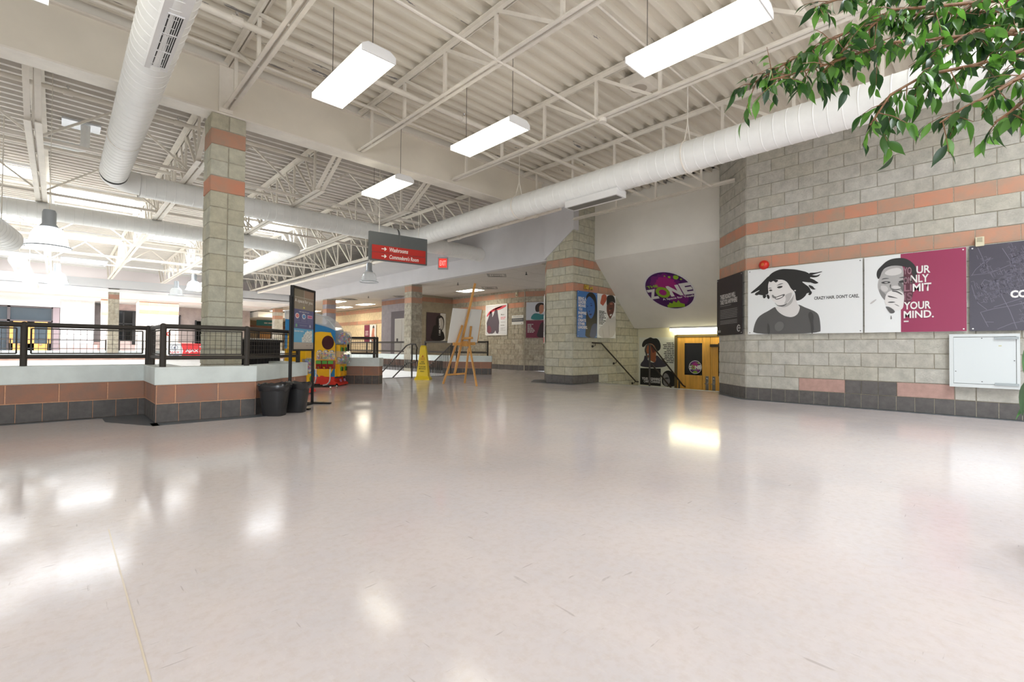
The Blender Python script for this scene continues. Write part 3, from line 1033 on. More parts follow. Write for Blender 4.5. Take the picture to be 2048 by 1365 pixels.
# printed artwork of the posters: (part, ink, outline in poster units), lettering boxes
ART = {'hair':[[['printed_shirt','g85',[[.05,-.003],[.057,.095],[.075,.19],[.103,.266],[.149,.315],[.203,.354],[.239,.389],[.268,.41],[.274,.377],[.297,.329],[.332,.285],[.371,.255],[.416,.243],[.45,.259],[.472,.294],[.486,.343],[.491,.383],[.472,.43],[.5,.41],[.532,.38],[.575,.35],[.617,.316],[.646,.278],[.658,.225],[.664,.154],[.668,.075],[.665,-.002]]],
 ['printed_neck','g214',[[.274,.414],[.332,.419],[.383,.47],[.423,.53],[.445,.61],[.462,.517],[.461,.454],[.489,.397],[.491,.37],[.477,.298],[.45,.259],[.416,.245],[.371,.258],[.332,.288],[.297,.333],[.271,.387]]],
 ['printed_shade','g170',[[.309,.412],[.355,.426],[.389,.46],[.423,.53],[.44,.592],[.428,.466],[.389,.41],[.343,.392]]],
 ['printed_face','g224',[[.195,.809],[.192,.733],[.198,.676],[.21,.627],[.207,.58],[.227,.541],[.242,.501],[.262,.481],[.28,.442],[.309,.419],[.343,.423],[.378,.452],[.406,.504],[.429,.575],[.437,.638],[.412,.669],[.39,.727],[.367,.776],[.333,.818],[.275,.835],[.228,.833]]],
 ['printed_shade','g185',[[.355,.574],[.389,.598],[.426,.612],[.412,.522],[.383,.465],[.343,.432],[.369,.508]]],
 ['printed_hair','g32',[[.192,.809],[.198,.865],[.228,.918],[.275,.952],[.328,.969],[.39,.957],[.446,.943],[.501,.916],[.555,.885],[.587,.835],[.576,.774],[.587,.728],[.544,.742],[.504,.757],[.533,.717],[.571,.667],[.586,.612],[.576,.586],[.549,.58],[.541,.545],[.511,.503],[.484,.483],[.456,.481],[.453,.554],[.445,.61],[.429,.639],[.412,.664],[.398,.707],[.384,.75],[.362,.786],[.333,.808],[.298,.813],[.263,.823],[.228,.809],[.207,.798]]],
 ['printed_hair','g32',[[.21,.892],[.168,.832],[.138,.783],[.095,.727],[.057,.683],[.02,.639],[.051,.64],[.082,.661],[.125,.685],[.095,.65],[.076,.613],[.113,.609],[.156,.59],[.186,.601],[.204,.618],[.199,.676],[.198,.752],[.216,.825]]],
 ['printed_hair','g32',[[.566,.874],[.63,.864],[.682,.877],[.682,.865],[.635,.851],[.582,.831]]],
 ['printed_hair','g32',[[.571,.855],[.624,.82],[.661,.833],[.669,.849],[.656,.809],[.619,.796],[.571,.81]]],
 ['printed_hair','g32',[[.566,.802],[.608,.774],[.634,.739],[.655,.717],[.624,.703],[.592,.725],[.56,.749]]],
 ['printed_hair','g32',[[.56,.704],[.603,.677],[.618,.635],[.635,.634],[.608,.621],[.581,.648]]],
 ['printed_hair','g32',[[.549,.616],[.586,.616],[.598,.584],[.581,.545],[.559,.561],[.576,.579]]],
 ['printed_hair','g32',[[.064,.613],[.088,.652],[.128,.655],[.098,.594]]],
 ['printed_hair','g32',[[.143,.601],[.154,.543],[.175,.553],[.184,.597]]],
 ['printed_hair','g32',[[.18,.597],[.2,.522],[.217,.551],[.204,.604]]],
 ['printed_hair','g32',[[.197,.823],[.225,.776],[.249,.809],[.274,.765],[.301,.805],[.263,.823],[.228,.831]]],
 ['printed_features','g60',[[.203,.659],[.222,.68],[.244,.661],[.228,.646]]],
 ['printed_features','g50',[[.279,.702],[.31,.718],[.34,.712],[.327,.687],[.298,.68]]],
 ['printed_features','g110',[[.274,.721],[.31,.753],[.351,.752],[.31,.735]]],
 ['printed_features','g110',[[.199,.689],[.216,.708],[.241,.689],[.216,.691]]],
 ['printed_features','g120',[[.234,.587],[.243,.544],[.263,.537],[.277,.562],[.258,.567],[.246,.595]]],
 ['printed_features','g95',[[.256,.545],[.286,.563],[.321,.578],[.354,.596],[.358,.572],[.332,.537],[.298,.518],[.274,.515]]],
 ['printed_teeth','g238',[[.268,.541],[.303,.556],[.343,.575],[.332,.549],[.298,.534],[.277,.528]]],
 ['printed_features','g90',[[.261,.481],[.274,.442],[.309,.423],[.355,.433],[.384,.465],[.355,.415],[.315,.406],[.28,.431]]],
 ['printed_teeth','g235',[[.439,.638],[.458,.64],[.454,.62],[.443,.624]]],
 ['printed_shade','g62',[[.585,.327],[.611,.245],[.601,.166],[.611,.077],[.603,-.002],[.589,-.003],[.585,.149],[.559,.275]]],
 ['printed_shade','g66',[[.197,.185],[.214,.09],[.214,-0],[.196,0],[.191,.1]]],
 ['printed_shade','g104',[[.262,.144],[.308,.198],[.354,.15],[.342,.067],[.296,.032],[.261,.07]]]],[["CRAZY HAIR. DON'T CARE.",'g60',.614,.479,.971,.525]]],'mind':[[['printed_face','g168',[[.148,.671],[.163,.714],[.174,.766],[.199,.817],[.257,.851],[.327,.861],[.41,.857],[.415,.7],[.417,.562],[.412,.441],[.408,.364],[.35,.341],[.259,.381],[.21,.426],[.189,.464],[.168,.51],[.15,.555],[.142,.609]]],
 ['printed_shade','g128',[[.162,.581],[.19,.535],[.225,.506],[.239,.452],[.252,.39],[.21,.426],[.182,.473],[.16,.528]]],
 ['printed_highlight','g205',[[.206,.772],[.27,.823],[.382,.829],[.402,.754],[.326,.73],[.255,.737]]],
 ['printed_highlight','g196',[[.169,.616],[.226,.611],[.261,.565],[.232,.523],[.186,.544]]],
 ['printed_shade','g105',[[.352,.636],[.407,.632],[.413,.493],[.379,.565],[.359,.601]]],
 ['printed_dark_face','m88',[[.41,.857],[.477,.815],[.517,.743],[.536,.655],[.515,.572],[.503,.453],[.476,.369],[.432,.337],[.412,.373]]],
 ['printed_hair','g38',[[.131,.77],[.142,.823],[.185,.872],[.229,.92],[.286,.949],[.362,.953],[.417,.943],[.465,.916],[.511,.863],[.537,.809],[.546,.74],[.542,.655],[.516,.674],[.496,.745],[.463,.808],[.409,.841],[.327,.861],[.264,.855],[.214,.833],[.188,.792],[.174,.74],[.154,.693],[.137,.725]]],
 ['printed_features','g45',[[.178,.653],[.219,.667],[.269,.658],[.284,.645],[.233,.631],[.191,.639]]],
 ['printed_highlight','g188',[[.205,.65],[.234,.656],[.262,.647],[.233,.639]]],
 ['printed_features','g52',[[.356,.649],[.408,.668],[.448,.654],[.414,.63],[.373,.63]]],
 ['printed_features','g70',[[.175,.688],[.213,.712],[.28,.695],[.22,.698]]],
 ['printed_features','g60',[[.353,.695],[.408,.708],[.45,.699],[.408,.691]]],
 ['printed_highlight','g200',[[.279,.585],[.324,.605],[.379,.584],[.387,.564],[.352,.555],[.31,.561]]],
 ['printed_features','g75',[[.267,.608],[.288,.626],[.277,.572],[.296,.556],[.352,.548],[.396,.563],[.351,.536],[.288,.545]]],
 ['printed_hand','g218',[[.225,.471],[.254,.53],[.324,.547],[.393,.516],[.421,.475],[.413,.372],[.405,.295],[.349,.276],[.308,.291],[.252,.346],[.217,.374],[.221,.436]]],
 ['printed_features','g85',[[.289,.543],[.351,.532],[.407,.476],[.392,.473],[.344,.513],[.296,.525]]],
 ['printed_features','g85',[[.245,.476],[.267,.475],[.309,.458],[.366,.427],[.309,.443],[.26,.453]]],
 ['printed_features','g85',[[.237,.389],[.288,.4],[.34,.385],[.287,.378]]],
 ['printed_features','g150',[[.308,.369],[.35,.354],[.377,.323],[.343,.337]]],
 ['printed_collar','g88',[[.22,.341],[.266,.33],[.308,.293],[.329,.255],[.279,.238],[.251,.285]]],
 ['printed_collar','g120',[[.283,.231],[.295,.17],[.275,.169]]],
 ['printed_shade','g185',[[.051,.381],[.11,.435],[.14,.438],[.08,.378]]]],[['YO','m165',.412,.731,.493,.822],['UR','g228',.54,.73,.674,.826],['ON','m150',.414,.615,.496,.697],['NLY','g225',.484,.618,.659,.716],['LI','m175',.417,.516,.495,.602],['MIT','g228',.503,.506,.682,.606],['IS','m140',.419,.4,.497,.499],['YOUR','g228',.415,.285,.676,.382],['MIND.','g228',.412,.174,.704,.267],['-----','g215',.413,.127,.461,.144]]],'leader':[[['printed_hair','g32',[[.42,.853],[.441,.914],[.545,.979],[.649,.999],[.775,.994],[.903,.934],[.968,.83],[.993,.689],[.993,.493],[.98,0],[.385,0],[.406,.131],[.438,.306],[.418,.48],[.46,.533],[.44,.654]]],
 ['printed_face','b1',[[.43,.818],[.524,.891],[.607,.908],[.712,.873],[.817,.825],[.86,.756],[.881,.668],[.86,.579],[.817,.507],[.731,.434],[.668,.416],[.584,.449],[.501,.526],[.46,.603],[.44,.715]]],
 ['printed_jacket','b3',[[.731,.275],[.816,.312],[.989,.332],[.978,0],[.603,0],[.646,.133]]],
 ['printed_features','b4',[[.623,.706],[.69,.726],[.764,.713],[.69,.693]]],
 ['printed_features','b4',[[.456,.684],[.502,.698],[.537,.684],[.492,.669]]],
 ['printed_features','b4',[[.596,.744],[.669,.767],[.764,.742],[.669,.751]]],
 ['printed_features','b4',[[.553,.578],[.595,.598],[.626,.573],[.585,.556]]],
 ['printed_features','b4',[[.568,.508],[.647,.534],[.742,.523],[.647,.481]]]],[['BEING A','g230',.038,.798,.431,.871],['LEADER','g230',.037,.725,.42,.795],['MEANS','g230',.046,.648,.403,.715],['YOU','g230',.055,.575,.236,.635],['INSPIRE','g230',.045,.493,.443,.556],['AND','g230',.044,.421,.259,.479],['CREATE','g230',.033,.338,.418,.401],['OTHER','g230',.033,.264,.37,.323],['LEADERS.','g230',.032,.187,.5,.25]]],'white':[[['printed_shirt','g196',[[.071,.226],[.407,.324],[.492,.455],[.601,.495],[.779,.464],[.914,.524],[.996,.508],[.998,.005],[.072,0]]],
 ['printed_shade','g180',[[.28,.23],[.323,.139],[.367,.002],[.324,.002],[.259,.138]]],
 ['printed_shade','g182',[[.603,.347],[.648,.236],[.672,.05],[.627,.05],[.593,.235]]],
 ['printed_arm','a1',[[.232,.994],[.488,1.001],[.489,.877],[.361,.779],[.276,.721],[.255,.751],[.129,.772],[.191,.879]]],
 ['printed_face','a2',[[.49,.767],[.576,.808],[.708,.848],[.865,.847],[.934,.808],[.912,.694],[.89,.618],[.801,.53],[.712,.452],[.668,.451],[.579,.513],[.491,.602]]],
 ['printed_hair','g26',[[.484,.95],[.597,.994],[.796,1.006],[.909,.976],[.972,.885],[.956,.818],[.865,.851],[.708,.848],[.62,.82],[.555,.761],[.485,.758]]],
 ['printed_highlight','a3',[[.631,.807],[.798,.829],[.854,.799],[.709,.769]]],
 ['printed_highlight','a3',[[.6,.643],[.666,.66],[.71,.634],[.644,.617]]],
 ['printed_features','g40',[[.599,.685],[.71,.705],[.833,.698],[.71,.671]]],
 ['printed_teeth','g215',[[.64,.541],[.782,.576],[.761,.528],[.678,.509]]]],[]],'stair':[[['printed_panel','g30',[[.056,1.266],[.679,1.274],[.681,.797],[.053,.808]]],
 ['printed_hair','g30',[[.113,1.847],[.104,1.933],[.168,2.047],[.279,2.088],[.372,2.13],[.45,2.087],[.558,2.1],[.634,2.029],[.68,1.904],[.665,1.793],[.59,1.737],[.544,1.709],[.528,1.862],[.373,1.96],[.232,1.932],[.185,1.861]]],
 ['printed_face','a4',[[.224,1.876],[.279,1.954],[.404,1.96],[.513,1.876],[.544,1.765],[.53,1.429],[.484,1.435],[.375,1.481],[.328,1.537],[.265,1.606],[.225,1.733]]],
 ['printed_features','a2',[[.373,1.904],[.528,1.862],[.521,1.736],[.436,1.679],[.405,1.792]]],
 ['printed_teeth','g215',[[.241,1.663],[.315,1.678],[.309,1.628],[.262,1.62]]],
 ['printed_shirt','n1',[[.056,1.287],[.067,1.402],[.17,1.491],[.186,1.619],[.225,1.62],[.281,1.507],[.36,1.446],[.484,1.421],[.545,1.485],[.529,1.639],[.605,1.612],[.696,1.517],[.816,1.437],[.864,1.308]]],
 ['printed_hair','g22',[[.714,.792],[.713,1.075],[.772,1.188],[.89,1.241],[1.007,1.198],[1.094,1.093],[1.123,.987],[1.121,.811]]],
 ['printed_face','g130',[[.751,.967],[.758,1.105],[.817,1.169],[.891,1.125],[.942,1.004],[.95,.923],[.906,.825],[.818,.806],[.758,.871]]],
 ['printed_features','g60',[[.773,1.009],[.862,1.055],[.935,1.018],[.847,.992]]]],[['YOUR BEGINNING','g215',.112,.945,.668,1.018],["CAN'T CHANGE",'g215',.17,.872,.662,.942]]]}

# ================================================================== THINGS
# ------------------------------------------------------------------ railings
def mesh_panel(fr, w_, z0, z1, parent, sp=.053, full=True):
    mb = MB()
    n = max(1, int(w_ / sp))
    for k in range(1, n):
        x = w_ * k / n
        mb.bar(fr.p(x, z0), fr.p(x, z1), .004, .004, upv=fr.n)
    m_ = max(1, int((z1 - z0) / sp))
    for k in range(1, m_):
        y = z0 + (z1 - z0) * k / m_
        mb.bar(fr.p(0, y), fr.p(w_, y), .004, .004)
    o = mb.build('wire_mesh', WIRE, parent)
    o['kind'] = 'stuff'
    mb = MB()
    for a, b in (((0, z0), (w_, z0)), ((0, z1), (w_, z1)), ((0, z0), (0, z1)), ((w_, z0), (w_, z1))):
        mb.bar(fr.p(*a), fr.p(*b), .014, .014)
    mb.build('mesh_border', RAIL, parent)


def railing(label, pts, group=None, z=.6, zt=1.045, zb=.70, r=.026, posts=None, mesh=True, sp=.053, cat='railing', mesh_from=0, rp=.029):
    """pts [(x,y)], a post at every point"""
    c = pts[len(pts) // 2]
    root = empty('railing', (c[0], c[1], z), label, cat, group)
    for a, b in zip(pts, pts[1:]):
        MB().tube([(*a, zt), (*b, zt)], r, 12).build('top_rail', RAIL, root, smooth=True)
        MB().tube([(*a, zb), (*b, zb)], r * .85, 12).build('bottom_rail', RAIL, root, smooth=True)
    for p in pts:
        MB().tube([(*p, z), (*p, zt + .005)], rp, 12).lathe((p[0], p[1], zt), [(rp, 0), (rp * .9, .02), (rp * .5, .031), (0, .034)], 12).build('post', RAIL, root, smooth=True)
    if mesh:
        for i, (a, b) in enumerate(zip(pts, pts[1:])):
            if i < mesh_from:
                continue
            A, B = Vector((*a, 0)), Vector((*b, 0))
            L_ = (B - A).length
            fr = Frame(A + (B - A).normalized() * .055, B - A)
            mesh_panel(fr, L_ - .11, zb + .035, zt - .04, root, sp)
    return root


railing('dark bronze pipe railing with wire mesh on the long low wall at left', [(-5.0, 7.27), (-3.2, 7.27), (-1.75, 7.27), (-.262, 7.27), (.80, 7.27)], mesh_from=2)
railing('dark bronze pipe railing wrapped round the tall block column', [(.83, 7.19), (.83, 6.365), (1.655, 6.365), (2.60, 7.33)], rp=.031)
railing('dark railing on the short low wall right of the capsule machines', [(4.35, 10.78), (4.78, 10.35), (5.20, 9.93), (5.34, 10.06)], zt=1.05)
railing('dark mesh railing ending behind the white-board easel', [(9.2, 13.9), (9.2, 12.33), (10.0, 11.52)], zt=1.05)
railing('dark mesh railing between the concourse columns beside the lift', [(9.2, 21.6), (9.2, 18.2), (9.2, 15.2)], zt=1.05)
railing('thin distant railing along the far low wall across the court', [(-2.6, 27.12), (-1.35, 27.12), (-.27, 27.12), (1.5, 27.12)], zt=1.04, zb=.68, r=.017, rp=.02, mesh=False, group=None)
railing('thin distant railing right of the far column, behind the red banner', [(1.97, 27.12), (2.8, 27.12), (4.7, 27.12), (6.6, 27.12)], zt=1.04, zb=.68, r=.017, rp=.02, mesh=False)

# stair handrails
def handrail(label, paths, r=.019, posts=(), brackets=()):
    p = paths[0][0]
    root = empty('handrail', (p[0], p[1], 0), label, 'handrail')
    for q in paths:
        MB().tube(q, r, 10).build('rail', RAIL, root, smooth=True)
    for a, b in posts:
        MB().tube([a, b], r * 1.15, 10).build('post', RAIL, root, smooth=True)
    for a in brackets:
        x, y, z = a
        mb = MB().tube([(x, y, z), (x, y, z - .06), (x, y + .07, z - .08)], .008, 8)
        mb.lathe((x, y + .085, z - .08), [(0, -.012), (.03, -.012), (.03, .012), (0, .012)], 12, ax=(0, 1, 0))
        mb.build('bracket', RAIL, root)
    return root


handrail('wall handrail descending the stair below the blue and white posters', [[(9.50, 7.01, 1.0), (9.88, 7.01, .99), (11.5, 7.01, -.04), (11.62, 7.01, -.05)]],
         brackets=[(9.62, 7.01, .99), (10.55, 7.01, .55), (11.45, 7.01, -.01)])
lp = [(9.76, 5.65, .62 + .01)] + [(9.76 - .09 * math.sin(t), 5.65, .72 + .0 + .0 + .22 * (t / 3.14)) for t in (.6, 1.2, 1.8)] + [(9.72, 5.65, .93), (9.80, 5.65, .965), (9.95, 5.65, .95), (11.5, 5.65, -.06), (11.62, 5.65, -.1)]
handrail('looped centre handrail at the top of the stair in front of the mural', [lp, [(9.95, 5.65, .50), (11.4, 5.65, -.42)]],
         posts=[((9.86, 5.65, 0), (9.86, 5.65, .96)), ((11.3, 5.65, -.94), (11.3, 5.65, .06))])
handrail('double handrail going down to the court beside the yellow floor cone',
         [[(7.03, 11.05, .72), (7.03, 11.02, .84), (7.03, 11.1, .93), (7.03, 11.35, .94), (7.03, 11.55, .9), (7.03, 13.3, -.13)],
          [(7.03, 11.05, .72), (7.03, 11.03, .5), (7.03, 11.1, .44), (7.03, 11.5, .42), (7.03, 13.3, -.62)]],
         posts=[((7.03, 11.27, 0), (7.03, 11.27, .94))])
hb = handrail('handrail with upright pickets going down to the court behind the easel',
              [[(8.85, 11.6, .93), (8.85, 11.95, .93), (8.85, 13.7, -.12)], [(8.85, 12.1, .1), (8.85, 13.7, -.86)]],
              posts=[((8.85, 11.65, 0), (8.85, 11.65, .93)), ((8.85, 11.95, 0), (8.85, 11.95, .93))])
for k in range(30):
    y = 12.05 + k * .055
    zz = .87 - (y - 12.05) * .6
    MB().bar((8.85, y, zz - .75), (8.85, y, zz), .012, .012).build('picket', RAIL, hb)
pk = empty('picket_guard', (8.95, 15, .2), 'upright picket guard in front of the far red-brick flank of the court stair', 'railing')
for k in range(52):
    y = 12.6 + k * .11
    MB().bar((8.97, y, .12), (8.97, y, .42), .03, .03).build('picket', WIRE, pk)

# ------------------------------------------------------------------ ducts
def spiral(mb, a, b, r, step=.135, n=24):
    a, b = Vector(a), Vector(b)
    L_ = (b - a).length
    d = (b - a) / L_
    prof = [(r, 0)]
    k = step * .5
    while k < L_ - .02:
        prof += [(r, k - .007), (r + .0035, k - .003), (r + .0035, k + .003), (r, k + .007)]
        k += step
    prof.append((r, L_))
    return mb.lathe(a, prof, n, ax=d)


def elbow(mb, c, d0, d1, r, rad, n=24):
    """bend joining two pipes that meet at c"""
    c, d0, d1 = Vector(c), Vector(d0).normalized(), Vector(d1).normalized()
    p0, p1 = c - d0 * rad, c + d1 * rad
    o = p0 + d1 * rad
    pts = [p0 - d0 * .02]
    for k in range(9):
        t = math.pi / 2 * k / 8
        pts.append(o - d1 * rad * math.cos(t) + d0 * rad * math.sin(t))
    pts.append(p1 + d1 * .02)
    mb.tube(pts, r, n, cap=False)
    return mb


RD = .178
dl = empty('air_duct', (.585, 4, 3.56), 'long white spiral air duct overhead at left with a dark floor grille', 'duct')
mb = spiral(MB(), (.585, -1.0, 3.56), (.585, 9.6, 3.54), RD)
mb.build('duct_body', DUCT, dl, smooth=True)
elbow(MB(), (.585, 9.95, 3.52), (0, 1, 0), (1, 0, 0), RD, .33).build('elbow', DUCT, dl, smooth=True)
# register: box, frame and slots
fg = Frame((.50, 4.28, 3.385), (0, 1, 0), (1, 0, 0))
mb = MB().obox((.52, 4.05, 3.37), (0, 1.35, 0), (.17, 0, .012), (-.03, 0, .05))
mb.build('register_box', WHITE, dl)
fg = Frame((.56, 4.39, 3.372), (0, 1, 0), (1, 0, .07))
mb = MB()
fg.box(mb, 0, .93, .0, .105, -.01, .001)
mb.build('register_slot', DARK, dl)
for k in range(8):
    mb = MB()
    fg.box(mb, 0, .93, k * .0145, k * .0145 + .0045, 0, .007)
    mb.build('register_vane', WHITE, dl)
for k in range(4):
    mb = MB()
    fg.box(mb, .93 * k / 3 - .006, .93 * k / 3 + .006, 0, .106, 0, .009)
    mb.build('register_bar', WHITE, dl)
for y in (2.0, 7.9):
    MB().tube([(.585 + RD * 1.03 * math.cos(t), y, 3.55 + RD * 1.03 * math.sin(t)) for t in [2 * math.pi * k / 20 for k in range(20)]], .006, 6, closed=True).build('hanger_strap', STEEL, dl)

dx = empty('air_duct', (4, 9.97, 3.5), 'white spiral air duct crossing the court behind the block column', 'duct')
spiral(MB(), (.94, 9.97, 3.5), (5.70, 9.97, 3.48), RD + .005).build('duct_body', DUCT, dx, smooth=True)
for x in (2.02, 5.2):
    MB().tube([(x, 9.97, 3.68), (x, 9.97, 4.4)], .012, 6).build('hanger_rod', STEEL, dx)
dr = empty('air_duct', (6.12, 5, 3.45), 'thick white spiral air duct running up to the planted corner at right', 'duct')
spiral(MB(), (6.12, -3.5, 3.46), (6.12, 9.55, 3.46), .205).build('duct_body', DUCT, dr, smooth=True)
elbow(MB(), (6.12, 9.95, 3.46), (0, 1, 0), (-1, 0, 0), .2, .38).build('elbow', DUCT, dr, smooth=True)
mb = spiral(MB(), (6.0, 9.97, 3.42), (8.35, 9.97, 3.42), .19)
mb.lathe((8.35, 9.97, 3.42), [(.19, 0), (.17, .03), (0, .035)], 24, ax=(1, 0, 0)).build('stub_end', DUCT, dr, smooth=True)
MB().box(6.0, 6.26, 4.0, 5.0, 3.17, 3.275).build('register_box', WHITE, dr)
MB().box(6.03, 6.20, 4.03, 4.97, 3.164, 3.172).build('register_slot', mat('register_shadow', (120, 118, 112), .6), dr)
for y in (2.95, 6.2):
    MB().tube([(6.12, y, 4.5), (6.12, y, 3.93), (6.02, y, 3.62)], .009, 6).tube([(6.12, y, 3.93), (6.22, y, 3.62)], .009, 6).build('hanger_rod', STEEL, dr)
    MB().tube([(6.12 + .213 * math.cos(t), y, 3.46 + .213 * math.sin(t)) for t in [2 * math.pi * k / 24 for k in range(24)]], .01, 6, closed=True).build('hanger_strap', STEEL, dr)
d2 = empty('air_duct', (2, 13.24, 3.5), 'second white spiral air duct deeper in the court, turning away at its end', 'duct')
spiral(MB(), (-5, 13.24, 3.5), (4.3, 13.24, 3.5), .172).build('duct_body', DUCT, d2, smooth=True)
elbow(MB(), (4.62, 13.24, 3.5), (1, 0, 0), (0, 1, 0), .172, .3).build('elbow', DUCT, d2, smooth=True)
spiral(MB(), (4.62, 13.55, 3.5), (4.62, 25.8, 3.5), .172).build('duct_body', DUCT, d2, smooth=True)
MB().box(4.53, 4.71, 19.2, 20.0, 3.3, 3.36).build('register_box', WHITE, d2)
for x in (-.28, 1.55):
    MB().tube([(x, 13.24, 3.66), (x, 13.24, 4.4)], .012, 6).build('hanger_rod', STEEL, d2)
d3 = empty('air_duct', (-.75, 21, 3.05), 'open-ended short white duct pointing at the viewer under the far roof lights', 'duct')
mb = spiral(MB(), (-.8, 17.9, 3.05), (-.74, 26.2, 3.1), .18)
mb.lathe((-.8, 17.9, 3.05), [(.18, 0), (.16, .01), (0, .02)], 24, ax=(0, 1, 0)).build('duct_body', DUCT, d3, smooth=True)
for y in (18.5, 24.5):
    MB().tube([(-.79, y, 3.22), (-.79, y, 4.45)], .01, 6).build('hanger_rod', STEEL, d3)
MB().box(-.88, -.66, 18.0, 18.9, 2.8, 2.9).build('register_box', WHITE, d3)
d4 = empty('air_duct', (-.6, 9, 2.55), 'rounded white duct end poking in at the left edge above the railing', 'duct')
mb = spiral(MB(), (-1.15, 8.6, 2.72), (-.62, 11.3, 2.55), .19)
mb.lathe((-.62, 11.3, 2.55), [(.19, 0), (.16, .05), (0, .06)], 24, ax=(.19, .98, -.06)).build('duct_body', DUCT, d4, smooth=True)

for x, y in ((-1.1, 8.85), (-.68, 11.0)):
    MB().tube([(x, y, 2.75), (x, y, 4.45)], .008, 6).build('hanger_rod', STEEL, d4)

# vent riser under the court deck
vr = empty('vent_riser', (.28, 10.6, 4.5), 'white vent pipe elbow under a bright metal plate in the court roof', 'pipe')
MB().box(-.02, .46, 10.48, 10.86, 4.49, 4.52).build('flashing_plate', mat('bright_plate', (226, 230, 236), .25, .6), vr)
MB().tube([(.27, 10.62, 4.5), (.27, 10.62, 4.18), (.24, 10.62, 4.12), (.18, 10.62, 4.1), (-.27, 10.62, 4.1)], .062, 14).build('pipe', DUCT, vr, smooth=True)

# sprinkler and conduit pipes
def pipe(label, a, b, r, coup=(), drop=False, m=STEEL):
    o = empty('pipe', a, label, 'pipe')
    MB().tube([a, b], r, 12).build('pipe_run', m, o, smooth=True)
    A, B = Vector(a), Vector(b)
    for t in coup:
        p = A + (B - A) * t
        MB().tube([p - (B - A).normalized() * .05, p + (B - A).normalized() * .05], r * 1.35, 12).build('coupling', m, o)
        MB().tube([p, p + Vector((0, 0, .07))], r * .35, 6).lathe(p + Vector((0, 0, .07)), [(0, 0), (.012, 0), (.018, .02), (0, .02)], 8).build('sprinkler_head', BLACK if drop else CHROME, o)
    return o


pipe('cream sprinkler pipe crossing under the hall roof near the girder', (-5, 5.57, 4.26), (7.6, 5.57, 4.26), .036, (.5, .62, .74, .86))
pipe('thin cream conduit beside the girder under the hall roof', (-5, 6.42, 4.37), (8.2, 6.45, 4.37), .019)
pipe('cream sprinkler pipe behind the bright lamp at top right', (-5, 1.38, 4.26), (8.4, 1.38, 4.26), .036, (.6, .8, .92))
pipe('thin cream conduit crossing above the first hanging lamp', (-5, 2.9, 4.42), (8.4, 2.9, 4.42), .014)
pipe('sprinkler pipe in the court just beyond the girder', (-5, 8.95, 4.33), (7.6, 8.95, 4.33), .034, (.4, .5, .66, .78))
pipe('sprinkler pipe in the court beyond the first cross duct', (-5, 11.6, 4.3), (7.6, 11.6, 4.3), .034, (.38, .44, .55))
pipe('sprinkler pipe in the court over the second cross duct', (-5, 14.2, 4.3), (7.6, 14.2, 4.3), .034, (.4, .5))
pipe('far sprinkler pipe across the court under the roof lights', (-5, 18.2, 4.0), (7.6, 18.2, 4.0), .034, (.4, .5))
pipe('farthest white pipe across the court', (-5, 20.7, 3.80), (7.6, 20.7, 3.80), .04, ())
pipe('white sprinkler main below the right-hand duct along the bulkhead', (6.85, 9.4, 3.47), (6.95, 5.9, 3.55), .035, (.12, .5, .82))
pipe('long white sprinkler main along the bulkhead over the court', (7.24, 11.0, 3.55), (7.24, 26.0, 3.55), .05, (.2, .45, .7))

# ------------------------------------------------------------------ hanging fluorescent fittings
def fluo(x, y0, y1, z, label, on=True, wd=.34, sx=0):
    r = empty('ceiling_light', (x, (y0 + y1) / 2, z), label, 'lamp', 'hanging fluorescent lamps')
    mb = MB()
    p = [(x - wd / 2, z), (x + wd / 2, z), (x + wd / 2, z + .06), (x + wd / 2 - .06, z + .1), (x - wd / 2 + .06, z + .1), (x - wd / 2, z + .06)]
    mb.prism([(a, y0 - .012, b) for a, b in p], (0, .012, 0)).build('end_cap', WHITE, r)
    MB().prism([(a, y1, b) for a, b in p], (0, .012, 0)).build('end_cap', WHITE, r)
    q = [(x - wd / 2 + .015, z + .062), (x + wd / 2 - .015, z + .062), (x + wd / 2 - .06, z + .1), (x - wd / 2 + .06, z + .1)]
    MB().prism([(a, y0, b) for a, b in q], (0, y1 - y0, 0)).build('housing', WHITE, r)
    l = [(x - wd / 2 + .004, z + .004), (x + wd / 2 - .004, z + .004), (x + wd / 2 - .004, z + .06), (x - wd / 2 + .004, z + .06)]
    MB().prism([(a, y0 + .001, b) for a, b in l], (0, y1 - y0 - .002, 0)).build('lens', LAMP, r)
    for y in (y0 + .12, y1 - .12):
        MB().tube([(x, y, z + .1), (x, y, 4.5)], .004, 5).build('chain', mat('chain_grey', (110, 106, 100), .5, .5), r)
    return r


fluo(2.08, 3.96, 5.10, 3.5, 'lit hanging fluorescent lamp between the girder and the camera, nearest the left duct')
fluo(3.93, 3.99, 5.13, 3.5, 'lit hanging fluorescent lamp above the hall centre, second from the left duct')
fluo(3.93, 1.27, 2.41, 3.5, 'large lit hanging fluorescent lamp at top right beside the tree')
fluo(3.95, 6.62, 7.75, 3.5, 'lit hanging fluorescent lamp beyond the girder above the hanging direction sign')
fluo(-.27, 3.98, 5.18, 3.5, 'lit fluorescent lamp cut off at the top left corner')

# stairwell strip light
sl = empty('strip_light', (11.6, 5.3, 1.42), 'lit fluorescent strip over the timber doors at the stair foot', 'lamp')
MB().box(11.56, 11.74, 4.3, 6.06, 1.40, 1.43).build('housing', WHITE, sl)
MB().box(11.57, 11.73, 4.31, 6.05, 1.335, 1.40).build('lens', LAMP2, sl)

